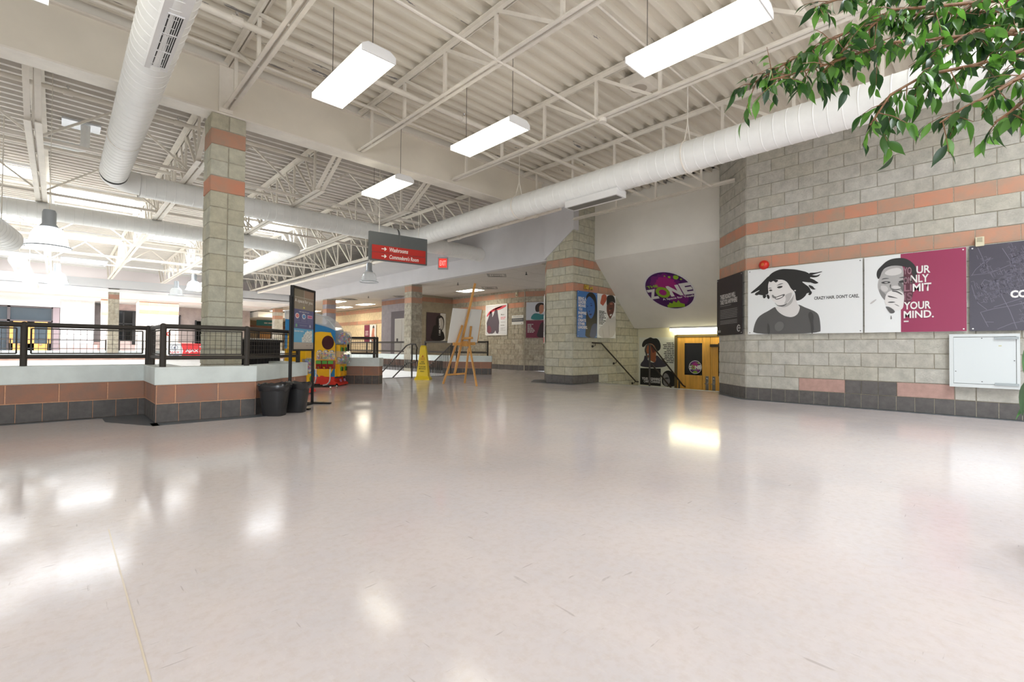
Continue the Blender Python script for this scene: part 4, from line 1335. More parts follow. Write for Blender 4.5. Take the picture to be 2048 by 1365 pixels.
# concourse troffers and diffusers
for k, (x, y) in enumerate(TROFF):
    lab = ['lit ceiling troffer behind the tip of the easel', 'small lit troffer left of the second concourse column', 'lit ceiling troffer nearest the lift', 'lit ceiling troffer second from the lift',
           'lit troffer left of the column above the capsule machines', 'lit ceiling troffer by the tan wall', 'lit ceiling troffer far along the concourse', 'lit troffer at the end of the concourse row'][k]
    r = empty('ceiling_light', (x, y, 3.1), lab, 'lamp', 'concourse troffers')
    mb = MB()
    for a in ((x - .3, x - .27), (x + .27, x + .3)):
        mb.box(a[0], a[1], y - .6, y + .6, 3.115, 3.14)
    mb.box(x - .27, x + .27, y - .6, y - .57, 3.115, 3.14).box(x - .27, x + .27, y + .57, y + .6, 3.115, 3.14)
    mb.build('frame', WHITE, r)
    MB().box(x - .27, x + .27, y - .57, y + .57, 3.12, 3.135).build('lens', LAMPW, r)
for k, (x, y) in enumerate(DIFFU):
    lab = ['square grey ceiling diffuser above the easel', 'dark ceiling diffuser near the corridor corner', 'grey ceiling diffuser by the second column', 'dark round-necked diffuser before the lift'][k]
    r = empty('ceiling_diffuser', (x, y, 3.1), lab, 'vent')
    MB().lathe((x, y, 3.128), [(.42, 0), (.40, -.012), (.34, 0)], 4).build('frame', mat('diffuser_grey', (150, 146, 138), .5), r)
    for q in (.33, .24, .15):
        MB().lathe((x, y, 3.124), [(q, 0), (q - .06, .02)], 4).build('vane', mat('diffuser_dark', (104, 100, 92), .5), r)
for k, (x, y) in enumerate([(9.9, 9.7), (9.9, 13.0), (10.3, 17.0), (9.8, 19.3)]):
    r = empty('sprinkler_head', (x, y, 3.05), ['dark sprinkler head nearest the pillar', 'dark sprinkler head left of the easel', 'dark sprinkler head before the lift', 'dark sprinkler head beyond the first column'][k] + ' on the concourse ceiling', 'sprinkler')
    MB().tube([(x, y, 3.1), (x, y, 3.03)], .012, 6).build('stem', BLACK, r)
    MB().lathe((x, y, 3.01), [(0, 0), (.035, .005), (.03, .02), (0, .022)], 10).build('deflector', BLACK, r)

# ------------------------------------------------------------------ high-bay pendants
def highbay(x, y, z, s, label, lit):
    r = empty('pendant_lamp', (x, y, z), label, 'lamp', 'high-bay pendants')
    MB().lathe((x, y, z), [(0, .58 * s), (.07 * s, .58 * s), (.085 * s, .54 * s), (.085 * s, .36 * s), (.12 * s, .31 * s), (.11 * s, .29 * s), (0, .29 * s)], 20).build('ballast_housing', ALU, r, smooth=True)
    bell = [(.10 * s, .31 * s), (.165 * s, .275 * s), (.205 * s, .2 * s), (.225 * s, .11 * s), (.235 * s, .03 * s), (.275 * s, 0), (.265 * s, -.006)]
    mb = MB().lathe((x, y, z), bell, 24)
    mb.build('bell_refractor', BULB if lit > 1 else (mat('glowing_bell', (245, 248, 255), .3, emit=((240, 246, 255), 3.0)) if lit else CLEARB), r, smooth=True)
    MB().lathe((x, y, z), [(.278 * s, .004), (.285 * s, -.006), (.268 * s, -.012)], 24).build('rim', ALU, r, smooth=True)
    MB().lathe((x, y, z + .1 * s), [(0, .14), (.04 * s, .1), (.05 * s, .03), (0, -.03)], 12).build('bulb', BULB if lit else mat('bulb_off', (235, 238, 240), .2), r, smooth=True)
    MB().tube([(x, y, z + .58 * s), (x, y, 4.5)], .004, 6).build('cord', STEEL, r)
    return r


highbay(-.11, 8.68, 2.12, .83, 'large glowing high-bay pendant at left over the court edge', 2)
highbay(-.05, 17.9, 2.52, .92, 'smaller glowing high-bay pendant above the far white wall', 2)
highbay(6.61, 13.0, 2.78, .97, 'unlit clear high-bay pendant under the direction sign', 0)
highbay(3.5, 20.18, 2.86, .97, 'pale high-bay pendant just left of the block column', 1)
highbay(3.4, 23.05, 2.88, .97, 'dim high-bay pendant above the far sunlit pillar', 0)

# ------------------------------------------------------------------ hanging direction sign
sg = empty('direction_sign', (4.66, 8.0, 2.4), 'grey and red hanging sign to washrooms and the Commodore room', 'sign')
fs = Frame((4.06, 7.98, 2.44), (1.23, 0, .045))
mb = MB()
fs.box(mb, 0, 1.24, 0, .525, -.05, 0)
mb.build('sign_box', GRAYP, sg)
for z in (.02, .155):
    mb = MB()
    fs.box(mb, .045, 1.2, z, z + .128, 0, .006)
    mb.build('red_panel', REDP, sg)
WH = mat('white_lettering', (240, 238, 232), .5)
for z, s, x1 in ((.155, 'Washrooms', .80), (.02, "Commodore's Room", 1.04)):
    text(s, fs, .40, z + .028, x1, z + .108, WH, sg, c=.007, shear=.2, bold=.02)
    mb = MB()
    fs.poly(mb, [(.235, z + .058), (.30, z + .058), (.29, z + .034), (.308, z + .034), (.342, z + .066), (.308, z + .098), (.29, z + .098), (.30, z + .074), (.235, z + .074)], .006, .008)
    mb.build('arrow', WH, sg)
for x in (.2, 1.05):
    a = fs.p(x, .525, -.025)
    MB().tube([a, (a.x, a.y, 4.4)], .005, 6).build('hanger_wire', STEEL, sg)
MB().tube([fs.p(.62, .35, .004), fs.p(.62, .53, .004)], .003, 5).build('seam', mat('sign_seam', (120, 124, 122), .5), sg)

# exit sign
ex = empty('exit_sign', (7.16, 10.0, 2.87), 'small hanging red exit sign beyond the direction sign', 'sign')
fe = Frame((7.02, 10.06, 2.87), (.72, -.69, 0))
mb = MB()
fe.box(mb, -.01, .25, 0, .31, -.07, -.005)
mb.build('housing', mat('exit_housing', (170, 172, 176), .4, .3), ex)
mb = MB()
fe.box(mb, .015, .225, .04, .275, -.005, .001)
mb.build('face', mat('exit_face', (228, 70, 60), .4, emit=((255, 60, 50), .35)), ex)
text('EXIT', fe, .04, .09, .20, .22, mat('exit_letters', (255, 190, 180), .4, emit=((255, 170, 160), .5)), ex, c=.003)
MB().tube([fe.p(.12, .31, -.035), (fe.p(.12, .31, -.035).x, fe.p(.12, 0, -.035).y, 3.225)], .007, 6).build('stem', WHITE, ex)

# speaker in the deck, alarm, conduit box
spk = empty('speaker', (5.65, 3.42, 4.42), 'square cream speaker box up in the roof between joists', 'speaker')
MB().box(5.47, 5.83, 3.24, 3.60, 4.40, 4.52).build('box', STEEL, spk)
MB().lathe((5.65, 3.42, 4.398), [(0, 0), (.11, 0), (.115, .004)], 24).build('grille', mat('speaker_cloth', (184, 174, 160), .8), spk)
al = empty('fire_alarm', (8.56, 2.78, 2.3), 'round red fire alarm above the windswept-hair poster', 'alarm')
MB().lathe((8.575, 2.78, 2.285), [(0, .075), (.02, .075), (.035, .07), (.062, .05), (.078, .025), (.08, 0), (0, 0)], 24, ax=(-1, 0, 0)).build('bell', mat('alarm_red', (204, 40, 26), .35), al, smooth=True)
MB().lathe((8.575, 2.78, 2.285), [(0, .082), (.024, .08), (.028, .072)], 16, ax=(-1, 0, 0)).build('hub', mat('alarm_gold', (196, 96, 40), .4), al)
bx = empty('wall_box', (8.56, .19, 2.27), 'small cream wall box above the dark map poster', 'electrical box')
MB().box(8.54, 8.6, .15, .23, 2.21, 2.33).build('body', mat('cream_box', (212, 204, 176), .5), bx)
MB().box(8.53, 8.545, .165, .215, 2.27, 2.32).build('switch_plate', mat('cream_box_dark', (168, 160, 136), .5), bx)
em = empty('emergency_light', (9.4, 7.05, 2.35), 'brass twin-head spotlight above the blue poster on the pillar', 'lamp')
MB().box(9.26, 9.42, 7.06, 7.1, 2.31, 2.42).build('body', mat('brass', (206, 178, 84), .3, .6), em)
for x in (9.28, 9.46):
    MB().lathe((x, 7.04, 2.34), [(0, -.02), (.03, -.02), (.045, .05), (.04, .055), (0, .05)], 14, ax=(.4 if x > 9.4 else -.3, -.8, 0)).build('lamp_head', mat('brass', (206, 178, 84), .3, .6), em)
dt = empty('wall_detector', (12.85, 13.1, 2.95), 'small beige detector high on the dim corridor wall', 'detector')
MB().box(12.82, 12.9, 13.06, 13.14, 2.88, 3.04).build('body', mat('cream_box', (212, 204, 176), .5), dt)
MB().box(12.815, 12.825, 13.08, 13.12, 2.9, 2.94).build('lens', DARK, dt)
fa2 = empty('fire_alarm', (4.1, 29.95, 1.35), 'tiny red alarm on the distant sunlit pillar', 'alarm')
MB().lathe((4.12, 29.99, 1.45), [(0, .05), (.08, .04), (.1, 0)], 16, ax=(0, -1, 0)).build('bell', mat('alarm_red', (204, 40, 26), .35), fa2)
MB().lathe((4.12, 29.99, 1.45), [(0, .055), (.04, .05)], 12, ax=(0, -1, 0)).build('hub', WH, fa2)

# white access cabinet on the right wall
cb = empty('wall_cabinet', (8.5, .16, .4), 'white steel access cabinet low on the right wall under the map poster', 'cabinet')
fcb = Frame((8.585, .485, .385), (0, -1, 0))
mb = MB()
for q in ((0, .64, 0, .045), (0, .64, .655, .69), (0, .04, .045, .655), (.61, .64, .045, .655)):
    fcb.box(mb, q[0], q[1], q[2], q[3], 0, .075)
mb.build('frame', mat('cabinet_white', (206, 211, 211), .4), cb)
mb = MB()
fcb.box(mb, .042, .605, .05, .65, .0, .068)
cbd = mb.build('door', mat('cabinet_door', (206, 212, 213), .38), cb)
for z in (.052, .632):
    mb = MB()
    fcb.box(mb, .42, .63, z - .012, z + .018, .066, .088)
    mb.build('hinge_strip', mat('strip_grey', (158, 166, 168), .4), cb)
for a, b in ((.3, .63), (.3, .075), (.585, .35), (.055, .2)):
    mb = MB()
    fcb.box(mb, a, a + .012, b, b + .008, .068, .072)
    mb.build('screw', DARK, cbd)
mb = MB()
fcb.box(mb, .455, .482, .53, .545, .068, .069)
mb.build('stain', mat('tape_stain', (196, 194, 160), .6), cbd)

# ------------------------------------------------------------------ waste baskets
def basket(x, y, label, rz=0):
    r = empty('waste_basket', (x, y, 0), label, 'bin', 'black waste baskets')
    n = 28

    def ring(a, b, z, wob=0):
        out = []
        for k in range(n):
            t = 2 * math.pi * k / n
            c, s = math.cos(t), math.sin(t)
            e = .55
            px = a * math.copysign(abs(c) ** e, c)
            py = b * math.copysign(abs(s) ** e, s)
            dz = wob * random.uniform(-1, 1)
            out.append((x + px * .72 + py * .69, y - px * .69 + py * .72, z + dz))
        return out
    mb = MB()
    rs = [ring(.118, .09, 0), ring(.122, .094, .012), ring(.16, .125, .34), ring(.17, .134, .345), ring(.172, .136, .36), ring(.15, .115, .36), ring(.112, .084, .03)]
    for q in rs:
        mb.v += [Vector(p) for p in q]
    for i in range(len(rs) - 1):
        for k in range(n):
            mb.f.append([i * n + k, i * n + (k + 1) % n, (i + 1) * n + (k + 1) % n, (i + 1) * n + k])
            mb.mi.append(0)
    mb.f.append(list(range(n))[::-1])
    mb.f.append([6 * n + k for k in range(n)])
    mb.mi += [0, 0]
    mb.build('basket_body', mat('black_bin_plastic', (36, 36, 38), .45), r, smooth=True)
    mb = MB()
    rs = [ring(.165, .13, .30, .008), ring(.176, .14, .33, .006), ring(.181, .145, .368, .006), ring(.172, .136, .384, .01), ring(.155, .12, .37, .012), ring(.13, .1, .2, .01)]
    for q in rs:
        mb.v += [Vector(p) + Vector((random.uniform(-.004, .004), random.uniform(-.004, .004), 0)) for p in q]
    for i in range(len(rs) - 1):
        for k in range(n):
            mb.f.append([i * n + k, i * n + (k + 1) % n, (i + 1) * n + (k + 1) % n, (i + 1) * n + k])
            mb.mi.append(0)
    mb.build('bin_liner', mat('black_bag_film', (34, 34, 37), .22, spec=.7), r, smooth=True)
    return r


basket(1.905, 6.12, 'black lined waste basket, the left one of the pair by the low wall')
basket(2.20, 6.27, 'black lined waste basket, the one touching the advertising stand')

# ------------------------------------------------------------------ advertising stand
ad = empty('poster_stand', (2.5, 6.8, 0), 'tall black poster stand advertising a space for you, behind the baskets', 'sign stand')
fd = Frame((2.235, 6.535, 0), (1, 1, 0))
for a in (-.018, .66):
    mb = MB()
    fd.box(mb, a, a + .035, .012, 1.50 if a < 0 else 1.44, -.03, .0)
    mb.build('upright', BLACK, ad)
mb = MB()
fd.box(mb, -.05, .72, 0, .022, -.2, -.16)
for a in (-.02, .66):
    fd.box(mb, a - .01, a + .045, 0, .02, -.28, .26)
fd.box(mb, -.02, .7, 0, .02, -.02, .02)
mb.build('foot_frame', BLACK, ad)
mb = MB()
for q in ((0, .675, .775, .80), (0, .675, 1.625, 1.655), (0, .03, .8, 1.625), (.645, .675, .8, 1.625)):
    fd.box(mb, q[0], q[1], q[2], q[3], -.03, .012)
mb.build('poster_frame', BLACK, ad)
AX0, AX1 = .03, .645


def adp(name, x0, x1, y0, y1, c, k, key):
    mb = MB()
    w_ = AX1 - AX0
    fd.box(mb, AX0 + x0 * w_, AX0 + x1 * w_, .8 + y0 * .825, .8 + y1 * .825, 0, .001 + k * .0006)
    mb.build(name, mat('ad_' + key, c, .3), ad)


adp('printed_panel', 0, 1, 0, .115, (178, 166, 154), 0, 'sand')
adp('printed_panel', 0, 1, .115, .345, (96, 168, 206), 0, 'sky')
adp('printed_panel', 0, 1, .345, .665, (96, 98, 138), 0, 'violet')
adp('printed_panel', 0, 1, .665, 1, (146, 134, 118), 0, 'taupe')
adp('printed_photo', 0, .49, .87, 1, (126, 118, 102), 1, 'photo_a')
adp('printed_photo', .51, 1, .87, 1, (150, 126, 108), 1, 'photo_b')
adp('printed_rule', .495, .505, .72, 1, (196, 190, 180), 2, 'rule')
adp('printed_rule', 0, 1, .862, .868, (196, 190, 180), 2, 'rule')
adw = mat('ad_white', (226, 224, 222), .4)


def adt(s, x0, x1, y0, y1, m=adw):
    w_ = AX1 - AX0
    text(s, fd, AX0 + x0 * w_, .8 + y0 * .825, AX0 + x1 * w_, .8 + y1 * .825, m, ad, c=.004, bold=.015)


adt('A space for you', .05, .92, .762, .835)
adt('now open for you', .25, .75, .61, .64)
for x, c in ((.18, (206, 120, 120)), (.5, (96, 150, 200))):
    w_ = AX1 - AX0
    mb = MB()
    fd.poly(mb, [(AX0 + x * w_ + .055 * math.cos(t), .8 + .555 * .825 + .036 * math.sin(t)) for t in [2 * math.pi * k / 20 for k in range(20)]], .001, .0025)
    mb.build('printed_badge', adw, ad)
    mb = MB()
    fd.poly(mb, [(AX0 + x * w_ + .042 * math.cos(t), .8 + .555 * .825 + .026 * math.sin(t)) for t in [2 * math.pi * k / 20 for k in range(20)]], .0025, .0032)
    mb.build('printed_badge', mat('ad_badge_%d' % int(x * 100), c, .4), ad)
adp('printed_badge', .68, .93, .53, .585, (226, 196, 206), 1, 'badge_c')
adp('printed_badge', .70, .91, .54, .575, (190, 90, 130), 2, 'badge_d')
for x0, x1 in ((.06, .3), (.37, .62), (.68, .93)):
    for y in (.465, .485, .505):
        adp('printed_line', x0, x1, y, y + .006, (136, 136, 168), 1, 'fine')
adp('printed_rule', .05, .93, .44, .444, (150, 150, 176), 1, 'fine2')
adp('printed_badge', .11, .18, .37, .42, (120, 170, 130), 1, 'leaf')
adp('printed_line', .3, .65, .395, .402, (150, 150, 176), 1, 'fine2')
adp('printed_badge', .78, .86, .375, .42, (178, 178, 196), 1, 'pin')
adp('printed_badge', .46, .54, .69, .715, (214, 206, 120), 1, 'sun')
adt('discover more', .05, .48, .285, .325)
for y in (.255, .23, .205, .18, .155):
    adp('printed_line', .06, .42, y, y + .005, (128, 186, 216), 1, 'fine3')
# skyline print
mb = MB()
w_ = AX1 - AX0
sk = [(.42, .118), (.42, .2), (.48, .2), (.5, .25), (.56, .25), (.58, .29), (.64, .29), (.66, .32), (.72, .32), (.74, .3), (.8, .31), (.84, .32), (.93, .32), (.93, .118)]
fd.poly(mb, [(AX0 + a * w_, .8 + b * .825) for a, b in sk], .001, .002)
mb.build('printed_photo', mat('ad_city', (196, 196, 190), .4, var=(60, .3)), ad)
adt('space', .62, .73, .052, .07, mat('ad_ink', (130, 120, 110), .4))
adt('you', .82, .92, .052, .07, mat('ad_ink', (130, 120, 110), .4))

# black skirted table seen through the railing
tb = empty('skirted_table', (2.55, 8.6, -1.0), 'black skirted booth down in the court behind the railing mesh', 'table')
ftb = Frame((1.86, 7.95, -1.0), (1, .3, 0))
mb = MB()
nfold = 30
pts = []
for k in range(nfold + 1):
    pts.append((.80 * k / nfold, .012 if k % 2 else -.012))
mb.prism([ftb.p(a, 0, b) for a, b in pts] + [ftb.p(.80, 0, -.5), ftb.p(0, 0, -.5)], (0, 0, 1.9))
mb.build('skirt', mat('black_cloth', (30, 28, 29), .8), tb)
mb = MB()
ftb.box(mb, -.03, .83, 1.9, 1.94, -.53, .03)
mb.build('table_top', BLACK, tb)
for a, b in ((.12, .3), (.36, .54), (.6, .74)):
    mb = MB()
    ftb.box(mb, a, b, 1.94, 1.96, -.1, .0)
    mb.build('card_holder', PAPER, tb)

# ------------------------------------------------------------------ capsule vending machines
CAPS = [mat('capsule_%d' % i, c, .3) for i, c in enumerate([(210, 70, 80), (80, 120, 200), (240, 210, 90), (110, 180, 110), (230, 225, 220), (170, 110, 180), (240, 150, 70)])]


def toy_ball(mb_list, c, r):
    k = random.randrange(len(CAPS))
    mb_list[k].lathe(c, [(0, -r), (r * .7, -r * .7), (r, 0), (r * .7, r * .7), (0, r)], 7)


def globe(fr, x, y, c, sx, sy, sd, parent, n=40):
    """a clear tub of toy capsules: rounded front"""
    mb = MB()
    prof = [(0, 0), (sd * .75, 0), (sd, sy * .2), (sd, sy * .75), (sd * .8, sy), (0, sy)]
    P_ = [fr.p(x - sx / 2, y + b, c + a) for a, b in prof]
    mb.prism(P_, fr.x * sx)
    mb.build('clear_tub', CLEAR, parent)
    lists = [MB() for _ in CAPS]
    for _ in range(n):
        p = fr.p(x + random.uniform(-.42, .42) * sx, y + random.uniform(.1, .85) * sy, c + random.uniform(.15, .85) * sd)
        toy_ball(lists, p, .026)
    al_ = MB()
    for i, q in enumerate(lists):
        al_.add(q.v, q.f, i)
    o = al_.build('toy_capsules', CAPS, parent, smooth=True)
    o['kind'] = 'stuff'


def dispenser(fr, x, y, c, parent, h=.3, w_=.2, d=.09):
    mb = MB()
    fr.box(mb, x - w_ / 2, x + w_ / 2, y, y + h, c, c + d)
    dp = mb.build('dispenser', YEL, parent, bevel=.012)
    mb = MB()
    mb.lathe(fr.p(x, y + h * .62, c + d), [(.05, 0), (.05, .02), (0, .022)], 16, ax=fr.n)
    mb.build('coin_plate', mat('green_sticker', (90, 170, 80), .4), dp)
    mb = MB()
    fr.box(mb, x - .015, x + .015, y + h * .45, y + h * .75, c + d + .02, c + d + .045)
    mb.build('crank', mat('dark_crank', (70, 80, 40), .4), dp)
    mb = MB()
    fr.box(mb, x - .05, x + .05, y + h * .08, y + h * .34, c + d, c + d + .02)
    mb.build('chute_flap', mat('amber_flap', (226, 168, 30), .3), dp)


E1 = Vector((.7205, -.6935, 0))
vm = empty('capsule_machine', (4.2, 10.4, 0), 'tall yellow and blue toy capsule machine on a red base, behind the poster stand', 'vending machine')
fvs = Frame((3.50, 10.65, 0), E1)                     # side panel plane facing the camera
SW = 1.08
arch = [(0, .16), (SW, .16), (SW, 1.19), (.98, 1.24), (.8, 1.30), (.5, 1.37), (.2, 1.415), (0, 1.43)]
mb = MB()
fvs.poly(mb, arch, -.5, 0)
mb.build('blue_cabinet', BLUEP, vm, bevel=.01)
mb = MB()
yl = chaikin([(.62, .2), (SW + .005, .2), (SW + .005, 1.14), (.68, 1.17), (.62, 1.1)], 1)
fvs.poly(mb, yl, .0, .012)
mb.build('yellow_side_panel', YEL, vm)
mb = MB()
fvs.poly(mb, [(.05, .2), (.3, .2), (.3, 1.12), (.06, 1.15)], .0, .012)
mb.build('yellow_side_panel', YEL, vm)
mb = MB()
hole = [(.93 + .13 * math.cos(t), .93 + .15 * math.sin(t)) for t in [2 * math.pi * k / 24 for k in range(24)]]
fvs.poly(mb, hole, .012, .016)
mb.build('side_window', mat('dark_red_window', (70, 24, 30), .2), vm)
# clear canopy: half barrel over the top
mb = MB()
can = [(0, 1.43), (0, 1.60), (.1, 1.62), (.45, 1.60), (.75, 1.52), (.95, 1.40), (1.06, 1.26), (SW, 1.19)]
for i in range(len(can) - 1):
    a, b = can[i], can[i + 1]
    mb.add([fvs.p(a[0], a[1], 0), fvs.p(b[0], b[1], 0), fvs.p(b[0], b[1], -.5), fvs.p(a[0], a[1], -.5)], [(0, 1, 2, 3)])
for c in (0, -.5):
    mb.add([fvs.p(a[0], a[1], c) for a in can] + [fvs.p(.5, 1.37, c)], [tuple(range(len(can))) + (len(can),)])
mb.build('clear_canopy', CLEARB, vm)
mb = MB()
mb.tube([fvs.p(a[0], a[1], 0) for a in can], .012, 6)
mb.build('canopy_rim', mat('canopy_rim', (214, 218, 220), .2), vm)
# front face with two tiers of tubs
fvf = Frame(fvs.p(SW, 0, 0), -fvs.n)                  # x runs away from the camera, normal to the image right
for tier, (yt, yd) in enumerate(((.90, .62), (.47, .2))):
    for x in (.13, .37):
        globe(fvf, x, yt, 0, .22, .28, .19, vm)
        dispenser(fvf, x, yd, 0, vm, h=.27, w_=.19)
mb = MB()
fvf.box(mb, 0, .5, .2, .62, 0, .02)
mb.build('front_panel', YEL, vm)
mb = MB()
sk = [(.0, .02), (.42, .02), (.40, .06), (.05, .22), (0, .22)]
mb.prism([fvf.p(-.03, b, a - .3) for a, b in sk] , fvf.x * .55)
mb.build('red_skirt', REDPL, vm)
mb = MB()
fvs.box(mb, .0, SW, .05, .2, -.5, .02)
mb.build('red_base', REDPL, vm)
for x, y in ((-.02, .2), (.5, .2), (0, -1), (.48, -1)):
    p = fvf.p(x, .03, y * .3)
    mb = MB().lathe(p, [(0, -.015), (.03, -.015), (.03, .015), (0, .015)], 12, ax=fvf.x)
    mb.build('caster', BLACK, vm)
for x in (.13, .37):
    mb = MB()
    mb.prism([fvf.p(x - .05, .2 - .06, .07), fvf.p(x + .05, .2 - .06, .07), fvf.p(x + .05, .085, .09), fvf.p(x - .05, .085, .09)], fvf.n * .006 + Vector((0, 0, .004)))
    mb.build('skirt_label', mat('label_lilac', (190, 130, 170), .4), vm)

v2 = empty('capsule_machine', (3.1, 8.65, 0), 'small yellow toy capsule machine half hidden behind the poster stand', 'vending machine')
f2s = Frame((2.93, 8.78, 0), E1)
mb = MB()
f2s.box(mb, 0, .3, .02, .13, -.3, .0)
mb.build('red_base', REDPL, v2)
mb = MB()
f2s.poly(mb, [(.3, .02), (.4, .02), (.38, .06), (.3, .16)], -.3, 0)
mb.build('red_skirt', REDPL, v2)
mb = MB()
f2s.box(mb, -.05, .26, .13, .5, -.3, 0)
mb.build('yellow_cabinet', YEL, v2, bevel=.01)
mb = MB()
f2s.box(mb, -.05, .33, .62, .8, -.3, 0)
mb.build('yellow_header', YEL, v2, bevel=.01)
for x in (.03, .2):
    mb = MB()
    f2s.poly(mb, [(x, .8), (x + .03, .8), (x + .03, .77), (x, .77)], 0, .004)
    mb.build('header_notch', mat('amber_flap', (226, 168, 30), .3), v2)
f2f = Frame(f2s.p(.26, 0, 0), -f2s.n)
globe(f2f, .15, .36, 0, .28, .28, .12, v2, 46)
dispenser(f2f, .15, .13, 0, v2, h=.22, w_=.24, d=.1)
mb = MB()
f2s.box(mb, -.05, .26, .5, .62, -.3, 0)
mb.build('yellow_neck', YEL, v2)

# three-head candy machine on a chrome stand
cm = empty('candy_machine', (3.85, 9.25, 0), 'three-head gumball machine on a curved chrome stand beside the poster stand', 'vending machine')
fcm = Frame((3.68, 9.40, 0), E1)
for k in range(3):
    x = .05 + k * .12
    mb = MB()
    fcm.box(mb, x - .055, x + .055, .40, .57, -.12, 0)
    cbo = mb.build('candy_body', mat('candy_red', (150, 26, 34), .3), cm, bevel=.01)
    mb = MB()
    fcm.poly(mb, [(x - .05, .50), (x + .05, .50), (x + .05, .565), (x - .05, .565)], .002, .008)
    mb.build('coin_face', mat('green_sticker', (90, 170, 80), .4), cbo)
    mb = MB().lathe(fcm.p(x, .43, .012), [(0, .01), (.02, .01), (.024, 0)], 12, ax=fcm.n)
    mb.build('chute', CHROME, cbo)
    mb = MB()
    fcm.box(mb, x - .055, x + .055, .58, .74, -.12, .01)
    mb.build('candy_globe', CLEAR, cm, bevel=.02)
    lists = [MB() for _ in CAPS]
    for _ in range(34):
        toy_ball(lists, fcm.p(x + random.uniform(-.042, .042), random.uniform(.6, .71), random.uniform(-.1, -.005)), .017)
    al_ = MB()
    for i, q in enumerate(lists):
        al_.add(q.v, q.f, i)
    o = al_.build('gumballs', CAPS, cm, smooth=True)
    o['kind'] = 'stuff'
    mb = MB().lathe(fcm.p(x, .74, -.055), [(.05, 0), (.045, .02), (.015, .035), (0, .035)], 14)
    mb.build('lid', CHROME, cm, smooth=True)
for x in (-.02, .26):
    mb = MB().tube([fcm.p(x, .40, -.06), fcm.p(x, .2, -.06), fcm.p(x - .015, .13, -.06), fcm.p(x - .06, .09, -.06), fcm.p(x - .14, .075, -.06)], .014, 10)
    mb.build('stand_leg', CHROME, cm, smooth=True)
mb = MB().tube([fcm.p(-.2, .06, -.2), fcm.p(.34, .06, -.2), fcm.p(.34, .06, .12), fcm.p(-.2, .06, .12)], .014, 8, closed=True)
mb.build('base_frame', BLACK, cm)
for a, b in ((-.2, -.2), (.34, -.2), (.34, .12), (-.2, .12)):
    mb = MB().lathe(fcm.p(a, .025, b), [(0, -.012), (.025, -.012), (.025, .012), (0, .012)], 12, ax=fcm.x)
    mb.lathe(fcm.p(a, .055, b), [(0, -.01), (.018, -.01), (.018, .01), (0, .01)], 8)
    mb.build('caster', CHROME, cm)

# ------------------------------------------------------------------ wet floor cone
cn = empty('floor_cone', (6.95, 10.58, 0), 'yellow wet-floor caution cone standing by the court stair', 'sign')
dC = Vector((.72, -.69, 0))
dN = Vector((-.69, -.72, 0))
o0 = Vector((6.95, 10.58, 0))


def cone_ring(a, z):
    return [o0 + dC * (sx * a) + dN * (sy * a) + Vector((0, 0, z)) for sx, sy in ((-1, 1), (1, 1), (1, -1), (-1, -1))]


mb = MB()
rs = [cone_ring(.20, 0), cone_ring(.20, .03), cone_ring(.155, .10), cone_ring(.075, .86), cone_ring(.055, .90)]
for q in rs:
    mb.v += q
for i in range(4):
    for k in range(4):
        mb.f.append([i * 4 + k, i * 4 + (k + 1) % 4, i * 4 + 4 + (k + 1) % 4, i * 4 + 4 + k][::-1])
        mb.mi.append(0)
mb.f += [[16, 17, 18, 19][::-1]]
mb.mi += [0]
mb.build('cone_body', YCONE, cn, bevel=.012)
fcn = Frame(o0 + dN * .165 - dC * .2, dC, (dN * -.105 + Vector((0, 0, 1))))
INK = mat('cone_ink', (60, 56, 20), .5)
INKR = mat('cone_red_ink', (206, 110, 30), .5)
for s, y0, y1, wd, m in (('CAUTION', .555, .585, .062, INKR), ('ATTENTION', .515, .545, .066, INKR), ('WET', .455, .49, .045, INK), ('FLOOR', .41, .445, .068, INK), ('PLANCHER', .325, .36, .085, INK), ('MOUILLE', .275, .31, .085, INK), ('PISO', .21, .24, .05, INK)):
    text(s, fcn, .2 - wd, y0, .2 + wd, y1, m, cn, c=.012 + .0)
mb = MB()
fcn.poly(mb, [(.17, .6), (.23, .6), (.2, .655)], .011, .013)
mb.build('warning_triangle', INKR, cn)

# ------------------------------------------------------------------ easel with a white board
ez = empty('easel', (6.8, 8.8, 0), 'pine studio easel seen from behind, in the middle of the hall', 'easel')


def stick(name, a, b, w1=.045, w2=.022, m=WOOD):
    MB().bar(a, b, w1, w2, upv=(0, .97, -.24)).build(name, m, ez)


stick('front_leg', (6.50, 9.06, 0), (6.77, 8.70, 1.37))
stick('front_leg', (7.06, 8.96, 0), (7.03, 8.70, 1.36))
stick('mast', (6.76, 8.98, .2), (6.925, 8.44, 2.34), .05, .03)
stick('rear_leg', (6.67, 8.04, 0), (6.93, 8.66, 1.0), .042, .024)
stick('cross_rail', (6.56, 9.0, .21), (7.05, 8.93, .23), .04, .022)
stick('cross_rail', (6.74, 8.68, 1.06), (7.05, 8.66, 1.08), .05, .022)
MB().bar((6.55, 8.76, .93), (7.2, 8.76, .95), .035, .07).build('tray', WOOD, ez)
MB().box(6.80, 6.93, 8.66, 8.78, .88, 1.0).build('tray_block', WOOD, ez)
MB().tube([(6.90, 8.66, 1.0), (6.91, 8.62, .9), (6.90, 8.68, .82)], .008, 6).build('brace_wire', CHROME, ez)
bd = empty('display_board', (6.9, 8.75, .95), 'blank white board resting on the pine easel', 'board')
MB().prism([(6.47, 8.86, .955), (7.36, 8.86, .975), (7.34, 8.655, 1.765), (6.46, 8.655, 1.745)], (0, .012, .003)).build('panel', PAPER, bd)
MB().bar((7.355, 8.86, .975), (7.335, 8.66, 1.765), .014, .02).build('edge_strip', WOOD, bd)

